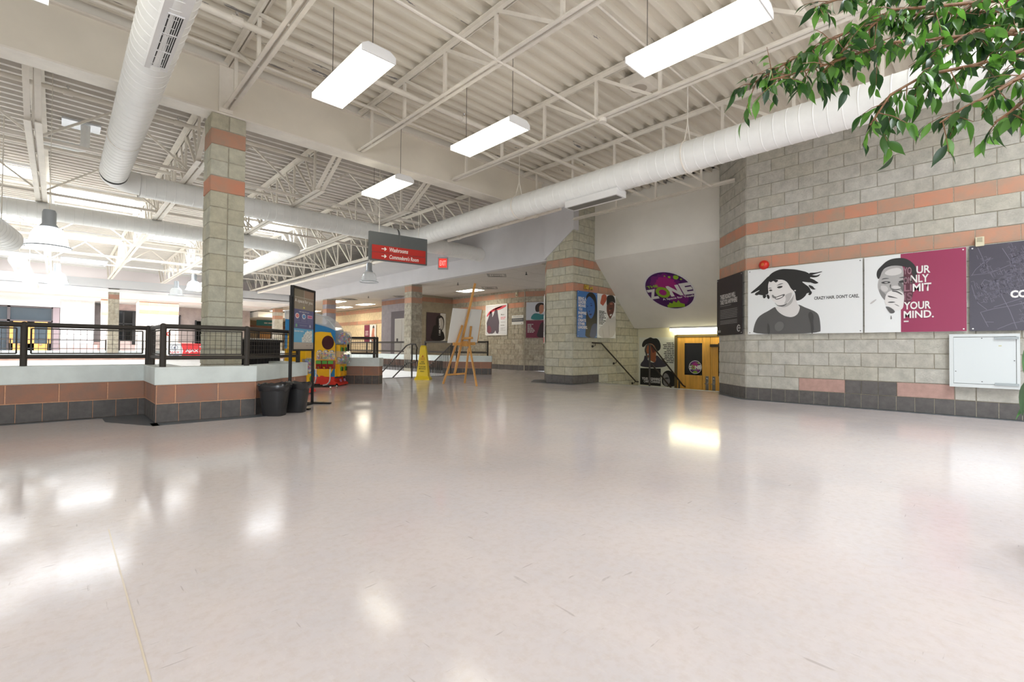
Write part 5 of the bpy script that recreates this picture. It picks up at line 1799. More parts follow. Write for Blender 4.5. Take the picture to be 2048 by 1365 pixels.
# ------------------------------------------------------------------ posters
def poster(label, fr, w_, h_, panel_m, t=.008, corners=True, cat='poster', group=None, studs='white'):
    c = fr.p(w_ / 2, 0)
    r = empty('poster', (c.x, c.y, c.z), label, cat, group)
    mb = MB()
    fr.box(mb, 0, w_, 0, h_, 0, t)
    mb.build('panel', panel_m, r)
    if corners:
        for a, b in ((.03, .03), (w_ - .03, .03), (.03, h_ - .03), (w_ - .03, h_ - .03)):
            mb = MB().lathe(fr.p(a, b, t), [(.009, 0), (.008, .003), (0, .0035)], 10, ax=fr.n)
            mb.build('stud', mat('stud_' + studs, (230, 230, 230) if studs == 'white' else (120, 120, 120), .3, .4), r)
    return r


def art(r, fr, w_, h_, data, t=.008):
    by = {}
    for k, (name, code, pts) in enumerate(data):
        pts = [(min(max(a, 0), 1) * w_, min(max(b, 0), 1) * h_) for a, b in chaikin(pts, 2)]
        key = (name, code)
        if key not in by:
            by[key] = MB()
        c0 = t + .0002
        c1 = t + .0006 + k * .00025
        mb = by[key]
        P_ = [fr.p(a, b, c1) for a, b in pts]
        tr = tessellate_polygon([P_])
        fs = []
        for q in tr:
            a, b, c = P_[q[0]], P_[q[1]], P_[q[2]]
            fs.append(tuple(q) if (b - a).cross(c - a).dot(fr.n) > 0 else tuple(q)[::-1])
        mb.add(P_, fs)
        n = len(P_)
        B_ = [fr.p(a, b, c0) for a, b in pts]
        mb.add(P_ + B_, [(i, (i + 1) % n, n + (i + 1) % n, n + i) for i in range(n)])
    for (name, code), mb in by.items():
        mb.build(name, tone(code), r)


def labels(r, fr, w_, h_, texts, t, bold=.03):
    for s, code, x0, y0, x1, y1 in texts:
        if s == '-----':
            mb = MB()
            fr.box(mb, x0 * w_, x1 * w_, y0 * h_, y1 * h_, t, t + .0005)
            mb.build('printed_line', tone(code), r)
        else:
            text(s, fr, x0 * w_, y0 * h_, x1 * w_, y1 * h_, tone(code), r, c=t, bold=bold)


def fine_print(r, fr, x0, x1, ys, h, m, t, ragged=0, right=False, seed=1):
    """rows of print too small to read"""
    rd = random.Random(seed)
    for y in ys:
        mb = MB()
        a0, a1 = x0, x1
        if ragged:
            d = rd.uniform(0, ragged)
            if right:
                a0 = x0 + d
            else:
                a1 = x1 - d
        x = a0
        while x < a1 - h:
            wd = min(rd.uniform(2.0, 5.5) * h, a1 - x)
            fr.box(mb, x, x + wd, y, y + h, t, t + .0004)
            x += wd + h * .55
        o = mb.build('printed_line', m, r)


WHITEP = mat('white_poster', (226, 228, 228), .4)
BLACKP = mat('black_poster', (42, 36, 38), .38)
SLATEP = mat('slate_poster', (66, 62, 74), .38)
f1 = Frame((8.566, 3.033, 1.115), (0, -1, 0))
p1 = poster('white poster of a woman with windswept curly hair reading crazy hair dont care', f1, 1.61, 1.105, WHITEP, studs='grey')
art(p1, f1, 1.61, 1.105, ART['hair'][0])
labels(p1, f1, 1.61, 1.105, ART['hair'][1], .009, .028)
fine_print(p1, f1, 1.50, 1.57, [.525], .006, tone('g120'), .009)
f2 = Frame((8.566, 1.402, 1.115), (0, -1, 0))
p2 = poster('white and maroon poster of a laughing boy reading your only limit is your mind', f2, 1.085, 1.105, WHITEP, studs='white')
mb = MB()
f2.box(mb, .383 * 1.085, 1.084, .001, 1.104, .008, .0084)
mb.build('printed_panel', tone('mar'), p2)
art(p2, f2, 1.085, 1.105, ART['mind'][0])
labels(p2, f2, 1.085, 1.105, ART['mind'][1], .0165, .024)
f3 = Frame((8.566, .290, 1.115), (0, -1, 0))
p3 = poster('dark slate poster with a faint street map, at the right edge', f3, 1.62, 1.105, SLATEP)
text('COM', f3, .366, .405, .585, .500, tone('g228'), p3, c=.0115, bold=.05)
MAPL = mat('map_line', (112, 108, 124), .4)
rd = random.Random(12)
roads = [[(.08, 1.08), (.13, .92), (.165, .8), (.2, .72), (.25, .6), (.3, .42), (.36, .25), (.42, .02)],
         [(.02, .73), (.15, .735), (.24, .76), (.36, .82), (.5, .86), (.62, .89)], [(.25, .02), (.38, .09), (.5, .12), (.62, .14)],
         [(.1, .24), (.17, .05)], [(.1, .24), (.22, .28), (.38, .31), (.55, .36), (.62, .37)], [(.14, .115), (.22, .11)],
         [(.02, .6), (.05, .45), (.08, .36), (.16, .27)], [(.3, 1.04), (.36, .9), (.42, .76), (.48, .62), (.53, .5)],
         [(.42, 1.0), (.5, .88), (.56, .74)], [(.2, .62), (.3, .64), (.42, .69), (.58, .73)], [(.1, .78), (.2, .94), (.15, .9), (.06, .8), (.02, .72)],
         [(.09, .56), (.14, .66), (.2, .62), (.15, .55), (.09, .56)], [(.22, .3), (.5, .41)], [(.46, .15), (.52, .28), (.6, .24)], [(.56, .2), (.62, .08)]]
for rdp in roads:
    mb = MB()
    for a, b in zip(rdp, rdp[1:]):
        A, B = f3.p(a[0], a[1], .009), f3.p(b[0], b[1], .009)
        mb.bar(A, B, .006, .0008, upv=f3.n)
    mb.build('map_road', MAPL, p3)
blocks_ = [(.05, .36, .22, .62, 60), (.2, .44, .44, .76, 120), (.36, .64, .62, 1.04, 150), (.62, .3, 1.5, 1.0, 260), (.44, .1, .6, .34, 40), (.08, .76, .2, .94, 24)]
for (a0, b0, a1, b1, n) in blocks_:
    mb = MB()
    for _ in range(n):
        a, b = rd.uniform(a0, a1), rd.uniform(b0, b1)
        th = rd.choice((.25, .25 + math.pi / 2, -1.2))
        l = rd.uniform(.02, .07)
        dx_, dy_ = math.cos(th) * l, math.sin(th) * l
        mb.bar(f3.p(a, b, .009), f3.p(a + dx_, b + dy_, .009), .004, .0008, upv=f3.n)
        if rd.random() < .6:
            mb.bar(f3.p(a + dx_, b + dy_, .009), f3.p(a + dx_ - dy_ * .5, b + dy_ + dx_ * .5, .009), .004, .0008, upv=f3.n)
    mb.build('map_streets', MAPL, p3)['kind'] = 'stuff'
f4 = Frame((9.340, 3.880, 1.125), (-1, -1, 0))
p4 = poster('narrow black text poster reading these roads will take you anywhere', f4, 1.055, 1.095, BLACKP)
text('THESE ROADS WILL', f4, .15, .685, .80, .775, tone('g205'), p4, c=.0095, bold=.035)
text('TAKE YOU ANYWHERE', f4, .15, .585, .87, .675, tone('g205'), p4, c=.0095, bold=.035)
fine_print(p4, f4, .15, .62, [.55], .012, tone('g130'), .009, seed=4)
fine_print(p4, f4, .15, .88, [.47, .44, .41, .38, .35, .32], .010, tone('g150'), .009, .02, seed=5)
fine_print(p4, f4, .15, .88, [.265, .238, .211], .010, tone('g150'), .009, .02, seed=6)
text('2018', f4, .03, .055, .17, .1, tone('g200'), p4, c=.0095, bold=.04)
mb = MB()
mb.tube([f4.p(.93 + .055 * math.cos(t), .11 + .055 * math.sin(t), .011) for t in [.6 + 4.9 * k / 20 for k in range(21)]], .007, 6)
mb.build('printed_emblem', tone('g200'), p4)
text('Ajax', f4, .905, .09, 1.0, .135, tone('g200'), p4, c=.0095, bold=.02)

# pillar posters facing the stair
f5 = Frame((8.955, 7.062, 1.125), (1, 0, 0))
p5 = poster('blue poster of a girl in shadow reading being a leader means', f5, .80, 1.125, tone('blue'))
art(p5, f5, .80, 1.125, ART['leader'][0])
labels(p5, f5, .80, 1.125, ART['leader'][1], .0115, .035)
fine_print(p5, f5, .03, .09, [.165], .012, tone('g210'), .009)
f6 = Frame((9.765, 7.062, 1.13), (1, 0, 0))
p6 = poster('white poster of a grinning young man with a raised arm beside the blue one', f6, .81, 1.12, WHITEP)
art(p6, f6, .81, 1.12, ART['white'][0])
fine_print(p6, f6, .07, .38, [.665, .625, .585, .545, .505, .465, .425, .385, .345], .022, tone('g60'), .0115, .18, seed=9)
fine_print(p6, f6, .07, .15, [.29], .008, tone('g150'), .0115, seed=3)
f7 = Frame((9.34, 8.48, .98), (-.8, -.78, 0))
p7 = poster('white poster edge-on at the left corner of the stair pillar', f7, .62, 1.25, WHITEP, corners=False)
for q in ((.03, .59, .02, .16, (206, 50, 60), 'redfoot'), (.06, .5, .9, 1.0, (110, 112, 140), 'slate'), (.06, .56, .72, .82, (150, 152, 176), 'slate2'), (.1, .4, .3, .62, (176, 150, 160), 'mauve'), (.42, .58, .2, .5, (60, 60, 70), 'figure')):
    mb = MB()
    f7.box(mb, q[0], q[1], q[2], q[3], .008, .009)
    mb.build('printed_panel', mat('edge_' + q[5], q[4], .4), p7)

# corridor posters
f8 = Frame((12.868, 14.93, 1.40), (0, -1, 0))
p8 = poster('white framed poster of two people under a red umbrella, on the dim corridor wall', f8, 1.27, 1.22, mat('corridor_paper', (208, 208, 212), .25), corners=False)
for nm, code, pts in (('printed_umbrella', (206, 70, 84), [(.03, .80), (.2, .98), (.6, 1.12), (1.24, 1.2), (1.22, 1.12), (.9, 1.02), (.5, .98), (.2, .85), (.06, .74)]),
                      ('printed_umbrella', (226, 120, 130), [(.3, 1.0), (.7, 1.13), (1.1, 1.17), (.8, 1.07), (.5, 1.02)]),
                      ('printed_couple', (78, 66, 76), [(.07, .05), (.06, .4), (.03, .5), (.16, .72), (.25, .98), (.33, 1.0), (.4, .86), (.38, .7), (.48, .85), (.54, 1.0), (.62, 1.04), (.7, 1.02), (.74, .8), (.82, .5), (.8, .4), (.8, .05), (.63, .05), (.6, .2), (.5, .05)]),
                      ('printed_coat', (112, 50, 62), [(.08, .06), (.09, .36), (.2, .4), (.34, .3), (.34, .08)])):
    mb = MB()
    f8.poly(mb, chaikin(pts, 2) if nm != 'printed_couple' else chaikin(pts, 1), .0085, .0095 + (.001 if nm == 'printed_coat' else 0))
    mb.build(nm, mat('p8_%s_%d' % (nm, code[0]), code, .3), p8)
text('Music', f8, .92, .78, 1.12, .84, tone('g80'), p8, c=.011)
fine_print(p8, f8, .9, 1.2, [.68, .62], .03, mat('p8_ink', (206, 110, 124), .4), .009, .1)
fine_print(p8, f8, .9, 1.2, [.5, .38, .36, .26, .22, .17], .014, tone('g120'), .009, .15)
mb = MB()
for q in ((0, 1.27, -.02, .015), (0, 1.27, 1.205, 1.24), (-.02, .015, 0, 1.22), (1.255, 1.29, 0, 1.22)):
    f8.box(mb, q[0], q[1], q[2], q[3], 0, .02)
mb.build('frame', WHITE, p8)
f9 = Frame((12.868, 13.38, 1.78), (0, -1, 0))
p9 = poster('small white and charcoal notice on the dim corridor wall', f9, .64, .36, mat('notice_paper', (216, 216, 212), .4), corners=False, cat='notice')
mb = MB()
f9.box(mb, 0, .64, .11, .25, .008, .0095)
mb.build('printed_panel', mat('notice_band', (74, 76, 80), .4), p9)
fine_print(p9, f9, .04, .6, [.16, .19], .022, tone('g130'), .0098)
fine_print(p9, f9, .06, .58, [.3], .022, tone('g120'), .0098)
fine_print(p9, f9, .52, .6, [.03], .02, tone('g60'), .0098)
dd = Vector((.45, -1, 0)).normalized()
o10 = Vector((12.87, 12.75, 0)) + dd * .12 + dd.cross(Vector((0, 0, 1))) * .02
f10 = Frame((o10.x, o10.y, 1.94), dd)
p10 = poster('corridor poster of a dark-haired woman in a teal shirt', f10, .86, .68, mat('grey_paper', (188, 192, 200), .35), corners=False)
for nm, c, pts in (('printed_hair', (40, 28, 26), [(.36, .42), (.38, .56), (.5, .65), (.66, .65), (.78, .56), (.8, .42), (.74, .3), (.6, .34), (.5, .3), (.4, .3)]),
                   ('printed_shirt', (34, 112, 116), [(.18, .005), (.22, .16), (.34, .26), (.5, .24), (.62, .2), (.76, .22), (.82, .005)]),
                   ('printed_face', (168, 116, 92), [(.52, .46), (.55, .56), (.66, .58), (.75, .5), (.74, .38), (.68, .28), (.6, .22), (.53, .24), (.53, .34)])):
    mb = MB()
    f10.poly(mb, chaikin(pts, 2), .0085, .0095 + (.001 if nm == 'printed_face' else 0))
    mb.build(nm, mat('p10_' + nm, c, .4), p10)
f11 = Frame((o10.x, o10.y, 1.26), dd)
p11 = poster('maroon corridor poster with a shadowed figure, below the teal-shirt poster', f11, .86, .66, mat('maroon_paper', (108, 26, 56), .35), corners=False)
mb = MB()
f11.poly(mb, chaikin([(.4, .01), (.5, .3), (.58, .55), (.7, .62), (.85, .6), (.855, .01)], 2), .0085, .0095)
mb.build('printed_figure', mat('p11_fig', (38, 16, 26), .4), p11)
fine_print(p11, f11, .06, .36, [.5, .45, .40, .35, .30, .25, .20], .028, tone('g180'), .0098, .14, seed=8)
f12 = Frame((11.47, 17.262, 1.13), (1, 0, 0))
p12 = poster('dark poster of a man in profile with words over his face, beside the corridor corner', f12, 1.02, 1.26, mat('dusk_paper', (62, 46, 52), .35), corners=False)
for nm, c, pts, k in (('printed_panel', (206, 204, 198), [(.72, .02), (.72, 1.25), (1.01, 1.25), (1.01, .02)], 0), ('printed_jacket', (22, 18, 20), [(.16, .02), (.3, .45), (.36, .7), (.56, .72), (.8, .48), (.92, .4), (1.0, .02)], 1),
                      ('printed_head', (28, 22, 24), [(.48, .8), (.5, 1.05), (.6, 1.16), (.78, 1.16), (.9, 1.05), (.94, .85), (.9, .6), (.8, .45), (.62, .45), (.52, .6)], 2),
                      ('printed_face', (176, 170, 164), [(.64, .98), (.76, 1.08), (.86, 1.0), (.9, .8), (.86, .6), (.8, .5), (.72, .62), (.66, .8)], 3)):
    mb = MB()
    f12.poly(mb, pts if k == 0 else chaikin(pts, 2), .0085, .0092 + k * .0006)
    mb.build(nm, mat('p12_' + nm, c, .4), p12)
fv12 = Frame(f12.p(.74, .28, 0), (0, 0, 1), (-1, 0, 0))
text('I AM ALWAYS', fv12, 0, 0, .74, .10, tone('g215'), p12, c=.0125, bold=.03)
p13f = Frame((12.95, 25.95, 1.15), (0, -1, 0))
p13 = poster('small maroon and white portrait poster far along the concourse', p13f, 1.4, 1.0, mat('far_paper', (222, 220, 220), .4), corners=False)
mb = MB()
p13f.box(mb, 0, .68, 0, 1.0, .008, .009)
mb.build('printed_panel', mat('far_maroon', (110, 30, 62), .4), p13)
mb = MB()
p13f.poly(mb, chaikin([(.85, .05), (.9, .4), (1.0, .8), (1.15, .85), (1.25, .7), (1.2, .5), (1.3, .3), (1.32, .05)], 2), .008, .009)
mb.build('printed_figure', mat('far_figure', (186, 120, 96), .4), p13)
mb = MB()
p13f.poly(mb, chaikin([(.98, .75), (1.05, .95), (1.2, .95), (1.26, .75), (1.12, .82)], 2), .009, .010)
mb.build('printed_hair', tone('g40'), p13)
fine_print(p13, p13f, .15, .5, [.6, .5, .4], .05, tone('g200'), .0095)
ts = empty('hanging_sign', (11.2, 36, 2.3), 'small teal sign over the far door of the concourse', 'sign')
MB().box(10.2, 11.6, 36.9, 36.95, 2.35, 2.75).build('panel', TEAL, ts)
fts = Frame((10.2, 36.9, 2.35), (1, 0, 0))
fine_print(ts, fts, .5, 1.2, [.15], .09, tone('g200'), .002)
MB().tube([(10.9, 36.92, 2.75), (10.9, 36.92, 3.1)], .02, 6).build('stem', BLACK, ts)

# stairwell mural and the two round decals
fm = Frame((11.755, 7.08, -.94), (0, -1, 0))
mu = empty('wall_mural', (11.75, 6.5, -.9), 'wall mural of a laughing curly-haired man and a woman, left of the timber doors', 'poster')
mb = MB()
fm.box(mb, .02, 1.12, .05, 2.12, -.002, .002)
mb.build('panel', mat('mural_paper', (212, 212, 196), .5), mu)
ARTM = [(n, c, [(a, b) for a, b in p]) for n, c, p in ART['stair'][0]]


def art_abs(r, fr, data, t):
    for k, (name, code, pts) in enumerate(data):
        mb = MB()
        fr.poly(mb, chaikin(pts, 2) if name != 'printed_panel' else pts, t, t + .0006 + .0004 * k)
        mb.build(name, tone(code), r)


art_abs(mu, fm, ARTM, .002)
for s, code, x0, y0, x1, y1 in ART['stair'][1]:
    text(s, fm, x0, y0, x1, y1, tone(code), mu, c=.008, bold=.03)
fine_print(mu, fm, .73, 1.06, [1.95 - .047 * k for k in range(12)], .024, tone('g70'), .003, .12, True, seed=2)


def zone_decal(fr, cx, cy, rr, parent, k=1.0):
    """round decal: white rim, purple field, splats, lettering"""
    def circ(r0, n=48, wob=0, seed=1, ox=0, oy=0):
        rd_ = random.Random(seed)
        return [(cx + ox + r0 * (1 + wob * rd_.uniform(-1, 1)) * math.cos(2 * math.pi * i / n), cy + oy + r0 * (1 + wob * rd_.uniform(-1, 1)) * math.sin(2 * math.pi * i / n)) for i in range(n)]

    def put(name, pts, c0, c1, m, clip=True):
        q = []
        for a, b in pts:
            d = math.hypot(a - cx, b - cy)
            if clip and d > rr * .93:
                a, b = cx + (a - cx) * rr * .93 / d, cy + (b - cy) * rr * .93 / d
            q.append((a, b))
        mb = MB()
        fr.poly(mb, q, c0 * k, c1 * k)
        mb.build(name, m, parent)
    put('white_rim', circ(rr), 0, .002, mat('decal_white', (222, 220, 218), .4), False)
    put('purple_field', circ(rr * .93), .002, .003, mat('decal_purple', (70, 22, 92), .4), False)
    put('magenta_cloud', circ(rr * .6, 40, .12, 3, -.02 * rr, .25 * rr), .003, .0036, mat('decal_violet', (112, 26, 112), .4))
    put('magenta_cloud', circ(rr * .42, 36, .14, 4, 0, .28 * rr), .0036, .0042, mat('decal_magenta', (160, 34, 120), .4))
    put('magenta_cloud', circ(rr * .36, 30, .12, 6, .25 * rr, -.42 * rr), .003, .0036, mat('decal_violet', (112, 26, 112), .4))
    G = mat('decal_green', (138, 178, 46), .4)
    put('green_splat', [(cx - .40 * rr, cy - .93 * rr), (cx - .36 * rr, cy - .72 * rr), (cx - .28 * rr, cy - .70 * rr), (cx - .22 * rr, cy - .60 * rr), (cx - .12 * rr, cy - .66 * rr), (cx - .02 * rr, cy - .52 * rr), (cx + .06 * rr, cy - .64 * rr),
                        (cx + .18 * rr, cy - .5 * rr), (cx + .22 * rr, cy - .66 * rr), (cx + .36 * rr, cy - .72 * rr), (cx + .34 * rr, cy - .93 * rr)], .004, .0048, G)
    for i, (a, b, s) in enumerate(((.5, .62, .10), (.26, .66, .055), (.1, .74, .03), (.66, .5, .04), (.62, .7, .03))):
        put('green_splat', circ(s * rr, 14, .15, i, a * rr, b * rr), .0042, .0048, G)
    mw = mat('decal_white', (222, 220, 218), .4)
    sl_ = .07
    fz = Frame(fr.p(cx, cy), fr.x + fr.y * sl_, fr.y - fr.x * sl_)
    mdk = mat('decal_shadow', (60, 20, 50), .4)
    text('Z', fz, -.93 * rr, -.30 * rr, -.52 * rr, .20 * rr, mw, parent, c=.006 * k, bold=.06)
    text('N', fz, -.04 * rr, -.30 * rr, .46 * rr, .24 * rr, mw, parent, c=.006 * k, bold=.06)
    text('E', fz, .50 * rr, -.30 * rr, .93 * rr, .27 * rr, mw, parent, c=.006 * k, bold=.06)
    mb = MB()
    q1 = circ(.28 * rr, 28, .02, 2, -.28 * rr, -.05 * rr)
    fr.poly(mb, q1, .005 * k, .0062 * k)
    mb.build('letter_o', G, parent)
    mb = MB()
    fr.poly(mb, circ(.15 * rr, 24, .02, 5, -.28 * rr, -.05 * rr), .0062 * k, .0070 * k)
    mb.build('letter_o_hole', mat('decal_magenta', (160, 34, 120), .4), parent)
    text('THE', fz, -.80 * rr, .26 * rr, -.32 * rr, .39 * rr, G, parent, c=.006 * k, bold=.04)
    text('A Space for Youth', fz, -.46 * rr, -.46 * rr, .86 * rr, -.33 * rr, mw, parent, c=.006 * k, bold=.025)


zs = Vector((-1.86, 0, 1.665)).normalized()
fzn = Frame(Vector((9.7, 7.1, 3.095)), (0, -1, 0), zs)
zd = empty('round_decal', (10.7, 5.6, 2.2), 'large round purple and green youth zone decal on the raking stair soffit', 'sign')
zd_c = fzn.p(1.53, -1.23)
fzn = Frame(fzn.o + fzn.n * .002, fzn.x, fzn.y)
zone_decal(fzn, 1.53, -1.235, .635, zd)

# timber doors at the stair foot
dr1 = empty('door_5', (11.72, 5.2, -.94), kind='structure')
fdoor = Frame((11.755, 5.93, -.94), (0, -1, 0))
mb = MB()
for q in ((-.05, .02, 0, 2.17), (.0, 2.2, 2.12, 2.18)):
    fdoor.box(mb, q[0], q[1], q[2], q[3], 0, .06)
mb.build('door_frame', mat('bronze_frame', (96, 82, 50), .5), dr1)
for k, (a, b) in enumerate(((.025, .885), (.895, 1.76))):
    mb = MB()
    for q in ((a, a + .19, 0, 2.12), (b - .2 if k == 0 else b - .19, b, 0, 2.12), (a + .19, b - .19, 0, 1.14), (a + .19, b - .19, 1.96, 2.12)):
        fdoor.box(mb, q[0], q[1], q[2], q[3], .005, .045)
    leaf_o = mb.build('door_leaf', DOORW, dr1)
    mb = MB()
    fdoor.box(mb, a + .18, b - .18, 1.13, 1.97, .012, .03)
    mb.build('door_pane', GLASSD, leaf_o)
    mb = MB()
    xx = b - .11 if k == 0 else a + .05
    fdoor.box(mb, xx, xx + .075, .78, 1.13, .045, .055)
    mb.build('escutcheon', mat('door_hardware', (150, 150, 146), .3, .8), leaf_o)
    mb = MB().lathe(fdoor.p(xx + .037, 1.06, .055), [(.02, 0), (.02, .012), (0, .014)], 12, ax=fdoor.n)
    fdoor.box(mb, xx - .005, xx + .08, .93, .955, .06, .1)
    mb.build('handle', CHROME, leaf_o)
mb = MB()
fdoor.box(mb, .90, 1.2, 1.86, 1.93, .045, .1)
mb.build('door_closer', mat('closer_bronze', (70, 56, 36), .4), dr1)
dc = empty('round_decal', (11.7, 5.4, .3), 'small round youth zone decal on the dark door glass', 'sign')
fdd = Frame(fdoor.p(0, 0, .032), fdoor.x)
zone_decal(fdd, .50, 1.345, .168, dc, .5)

# red banner on the far railing
bn = empty('banner', (4.6, 27, .2), 'red and white town banner hung on the far railing', 'banner')
fbn = Frame((3.69, 26.94, .20), (1, 0, 0))
mb = MB()
fbn.box(mb, 0, .62, 0, .75, 0, .01)
mb.build('white_end', mat('banner_white', (230, 232, 236), .6), bn)
mb = MB()
fbn.poly(mb, [(.50, 0), (2.1, 0), (2.1, .75), (.50, .75), (.60, .4)], .01, .016)
mb.build('red_field', mat('banner_red', (226, 62, 66), .6), bn)
text('AJAX', fbn, .04, .26, .46, .38, mat('banner_red', (226, 62, 66), .6), bn, c=.013)
fine_print(bn, fbn, .03, .47, [.14, .05], .05, mat('banner_ink', (90, 96, 120), .5), .0125)
text('AJAX AND', fbn, .68, .30, 1.75, .48, mat('banner_white', (230, 232, 236), .6), bn, c=.018, bold=.04)
fine_print(bn, fbn, 1.25, 1.9, [.58], .04, mat('banner_white', (230, 232, 236), .6), .017)
fine_print(bn, fbn, .9, 1.7, [.2], .05, mat('banner_violet', (150, 70, 110), .6), .017)
mb = MB()
mb.tube([fbn.p(.26 + .12 * math.cos(t), .56 + .12 * math.sin(t), .013) for t in [2 * math.pi * i / 20 for i in range(20)]], .008, 5, closed=True)
fbn.poly(mb, [(.22, .5), (.3, .5), (.28, .56), (.26, .62), (.24, .56)], .01, .016)
mb.build('emblem', mat('banner_ink', (90, 96, 120), .5), bn)

# ------------------------------------------------------------------ the fig tree reaching in at the right
LEAFM = [mat('fig_leaf_%d' % i, c, .32, spec=.55) for i, c in enumerate([(46, 76, 42), (58, 92, 44), (76, 116, 52), (38, 64, 40), (92, 136, 64)])]
for m in LEAFM:
    nt = m.node_tree
    b = nt.nodes['Principled BSDF']
    tl = nt.nodes.new('ShaderNodeBsdfTranslucent')
    c = b.inputs['Base Color'].default_value
    tl.inputs['Color'].default_value = (min(1, c[0] * 2.2), min(1, c[1] * 2.4), c[2] * 1.2, 1)
    mx = nt.nodes.new('ShaderNodeMixShader')
    mx.inputs[0].default_value = .35
    nt.links.new(b.outputs[0], mx.inputs[1])
    nt.links.new(tl.outputs[0], mx.inputs[2])
    nt.links.new(mx.outputs[0], nt.nodes['Material Output'].inputs['Surface'])


def leaf_mesh(L_, wd, curl, name):
    V, F = [], []
    n = 8
    prof = [0.04, .5, .84, .99, .98, .8, .5, .18, 0.0]
    for i in range(n + 1):
        t = i / n
        z = -curl * t * t * L_
        h = wd / 2 * prof[i]
        V += [(-h, t * L_, z + .18 * h), (0, t * L_, z - .12 * h), (h, t * L_, z + .18 * h)]
    for i in range(n):
        a = i * 3
        F += [(a, a + 1, a + 4, a + 3), (a + 1, a + 2, a + 5, a + 4)]
    me = bpy.data.meshes.new(name)
    me.from_pydata(V, [], F)
    me.polygons.foreach_set('use_smooth', [True] * len(F))
    me.materials.append(LEAFM[0])
    me.update()
    return me


LM = [leaf_mesh(.088, .034, .25, 'leaf'), leaf_mesh(.1, .038, .4, 'leaf'), leaf_mesh(.078, .031, .12, 'leaf')]
TW = [[(3.945, -0.233, 2.753), (3.803, -0.095, 2.724), (3.569, 0.13, 2.71), (3.311, 0.379, 2.69), (3.114, 0.571, 2.6), (2.918, 0.762, 2.465), (2.722, 0.955, 2.297)],
      [(3.795, -0.223, 2.573), (3.658, -0.091, 2.545), (3.377, 0.181, 2.502), (3.148, 0.402, 2.472), (2.902, 0.642, 2.35), (2.694, 0.844, 2.268)],
      [(3.645, -0.214, 2.427), (3.514, -0.087, 2.375), (3.336, 0.087, 2.296), (3.153, 0.263, 2.243), (3.027, 0.387, 2.14), (2.956, 0.459, 1.986)],
      [(3.495, -0.205, 2.263), (3.37, -0.082, 2.188), (3.252, 0.033, 2.089), (3.148, 0.135, 2.015), (3.079, 0.203, 1.953)],
      [(3.345, -0.195, 2.084), (3.225, -0.078, 2.013), (3.179, -0.032, 1.954), (3.13, 0.016, 1.907)],
      [(4.094, -0.243, 2.999), (3.946, -0.1, 2.968), (3.538, 0.293, 2.935), (3.23, 0.591, 2.874), (3.087, 0.731, 2.8)],
      [(3.72, -0.219, 2.486), (3.586, -0.089, 2.485), (3.402, 0.087, 2.508), (3.273, 0.214, 2.403), (3.183, 0.305, 2.168)],
      [(3.869, -0.229, 2.743), (3.635, -0.004, 2.74), (3.441, 0.184, 2.711), (3.208, 0.409, 2.681), (3.036, 0.579, 2.463), (2.942, 0.673, 2.326)]]
BARK = mat('fig_bark', (128, 92, 64), .7, var=(30, .15))
tree = empty('fig_tree', (4.0, -1.5, 0), 'weeping fig tree whose leafy boughs hang in at the top right', 'tree')
trunk = [(4.0, -1.5, .5), (3.98, -1.46, 1.2), (4.02, -1.38, 1.9), (4.0, -1.2, 2.4)]
MB().tube(trunk, [.055, .05, .045, .03], 10).build('trunk', BARK, tree, smooth=True)
rd = random.Random(21)
leaves = []
for ti, tw in enumerate(TW):
    pts = [Vector(p) for p in tw]
    n = len(pts)
    MB().tube([Vector(trunk[-1])] + pts, [.018] + [.012 * (1 - .8 * i / n) for i in range(n)], 7).build('branch', BARK, tree, smooth=True)
    # side twigs
    L_ = [(pts[i + 1] - pts[i]).length for i in range(n - 1)]
    tot = sum(L_)
    m_ = int(tot / .029)
    for k in range(m_):
        s = (k + .5) / m_ * tot
        i = 0
        while s > L_[i]:
            s -= L_[i]
            i += 1
        p = pts[i].lerp(pts[i + 1], s / L_[i])
        d = (pts[i + 1] - pts[i]).normalized()
        sd = Vector((rd.uniform(-1, 1), rd.uniform(-1, 1), rd.uniform(-.8, .35))).normalized()
        tl_ = rd.uniform(.05, .19)
        e = p + (d * .6 + sd).normalized() * tl_ + Vector((0, 0, -.02))
        MB().tube([p, (p + e) / 2 + Vector((0, 0, .01)), e], [.003, .0022, .0012], 5).build('twig', BARK, tree)
        for j in range(rd.choice((3, 4, 4, 5))):
            q = p.lerp(e, (j + 1) / 5 + .1)
            dirn = ((d * .4 + sd) * .5 + Vector((rd.uniform(-.7, .7), rd.uniform(-.7, .7), rd.uniform(-1.3, -.1)))).normalized()
            leaves.append((q, dirn))
rd.shuffle(leaves)


def leaf_matrix(q, dirn):
    nrm = Vector((rd.uniform(-.7, .7), rd.uniform(-.7, .7), 1))
    x = dirn.cross(nrm).normalized()
    z = x.cross(dirn).normalized()
    s = rd.uniform(.8, 1.15)
    return Matrix(((x.x * s, dirn.x * s, z.x * s, q.x), (x.y * s, dirn.y * s, z.y * s, q.y), (x.z * s, dirn.z * s, z.z * s, q.z), (0, 0, 0, 1)))


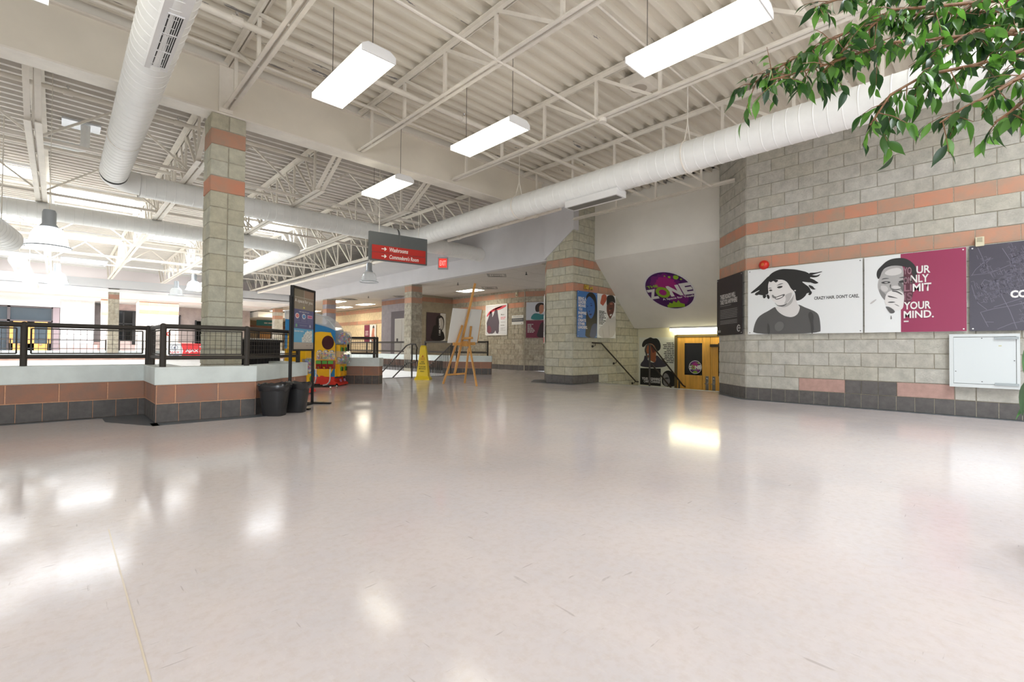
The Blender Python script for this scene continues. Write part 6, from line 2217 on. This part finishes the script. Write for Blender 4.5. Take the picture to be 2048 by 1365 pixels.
toff = wo(tree)
for (q, dirn) in leaves[:300]:
    o = bpy.data.objects.new('leaf', rd.choice(LM))
    COL.objects.link(o)
    o.parent = tree
    o.matrix_basis = Matrix.Translation(-toff) @ leaf_matrix(q, dirn)
    o.material_slots[0].link = 'OBJECT'
    o.material_slots[0].material = rd.choice(LEAFM)
mb = MB()
for (q, dirn) in leaves[300:]:
    me = rd.choice(LM)
    M_ = leaf_matrix(q, dirn)
    mb.add([M_ @ v.co for v in me.vertices], [tuple(f.vertices) for f in me.polygons], rd.randrange(5))
if mb.v:
    tag(mb.build('foliage', LEAFM, tree, smooth=True), kind='stuff')
MB().lathe((4.0, -1.5, 0), [(0, 0), (.2, 0), (.26, .5), (.28, .52), (.25, .52), (.24, .46), (0, .46)], 24).build('pot', mat('terracotta_pot', (150, 92, 66), .7), tree, smooth=True)
MB().lathe((4.0, -1.5, .46), [(.24, 0), (.1, .03), (0, .03)], 20).build('soil', mat('potting_soil', (60, 46, 36), .95), tree)

# broad-leaved plant whose lowest leaves show at the right edge
pl_ = empty('potted_plant', (2.98, -.33, 0), 'broad-leaved plant just touching the right edge at floor height', 'plant')
MB().lathe((2.98, -.33, 0), [(0, 0), (.13, 0), (.17, .3), (.18, .32), (.16, .32), (.15, .28), (0, .28)], 24).build('pot', mat('grey_pot', (120, 116, 112), .6), pl_, smooth=True)
BLM = mat('broad_leaf', (60, 104, 46), .3, var=(18, .25))
BLM2 = mat('broad_leaf_dark', (40, 72, 26), .3, var=(18, .2))


def broad(base, mid, tip, wd, m):
    base, mid, tip = Vector(base), Vector(mid), Vector(tip)
    n = 10
    axis = []
    for i in range(n + 1):
        t = i / n
        axis.append(base * (1 - t) ** 2 + mid * 2 * t * (1 - t) + tip * t * t)
    side = (tip - base).cross(Vector((-.69, -.72, 0))).normalized()
    mb = MB()
    for i, p in enumerate(axis):
        h = wd / 2 * math.sin(math.pi * min(1, (i / n) ** .8 * .98 + .02))
        out = Vector((-.69, -.72, .1)) * (.2 * h)
        mb.v += [p - side * h + out, p, p + side * h + out]
    for i in range(n):
        a = i * 3
        mb.f += [[a, a + 1, a + 4, a + 3], [a + 1, a + 2, a + 5, a + 4]]
        mb.mi += [0, 0]
    mb.build('leaf', m, pl_, smooth=True)
    MB().tube([(2.98, -.33, .3), (base + Vector((2.98, -.33, .3))) / 2 + Vector((0, 0, .1)), base], .006, 6).build('stalk', mat('green_stalk', (110, 130, 80), .5), pl_)


broad((2.86, -.13, .90), (2.795, -.055, .84), (2.83, -.085, .655), .1, BLM)
broad((2.86, -.13, .74), (2.80, -.045, .70), (2.815, -.055, .575), .075, BLM2)
broad((2.9, -.16, .66), (2.84, -.06, .66), (2.80, -.035, .555), .03, BLM)
broad((2.98, -.3, .8), (3.1, -.45, 1.0), (3.2, -.6, .8), .12, BLM)
broad((2.95, -.35, .8), (2.8, -.5, .95), (2.7, -.6, .75), .12, BLM2)
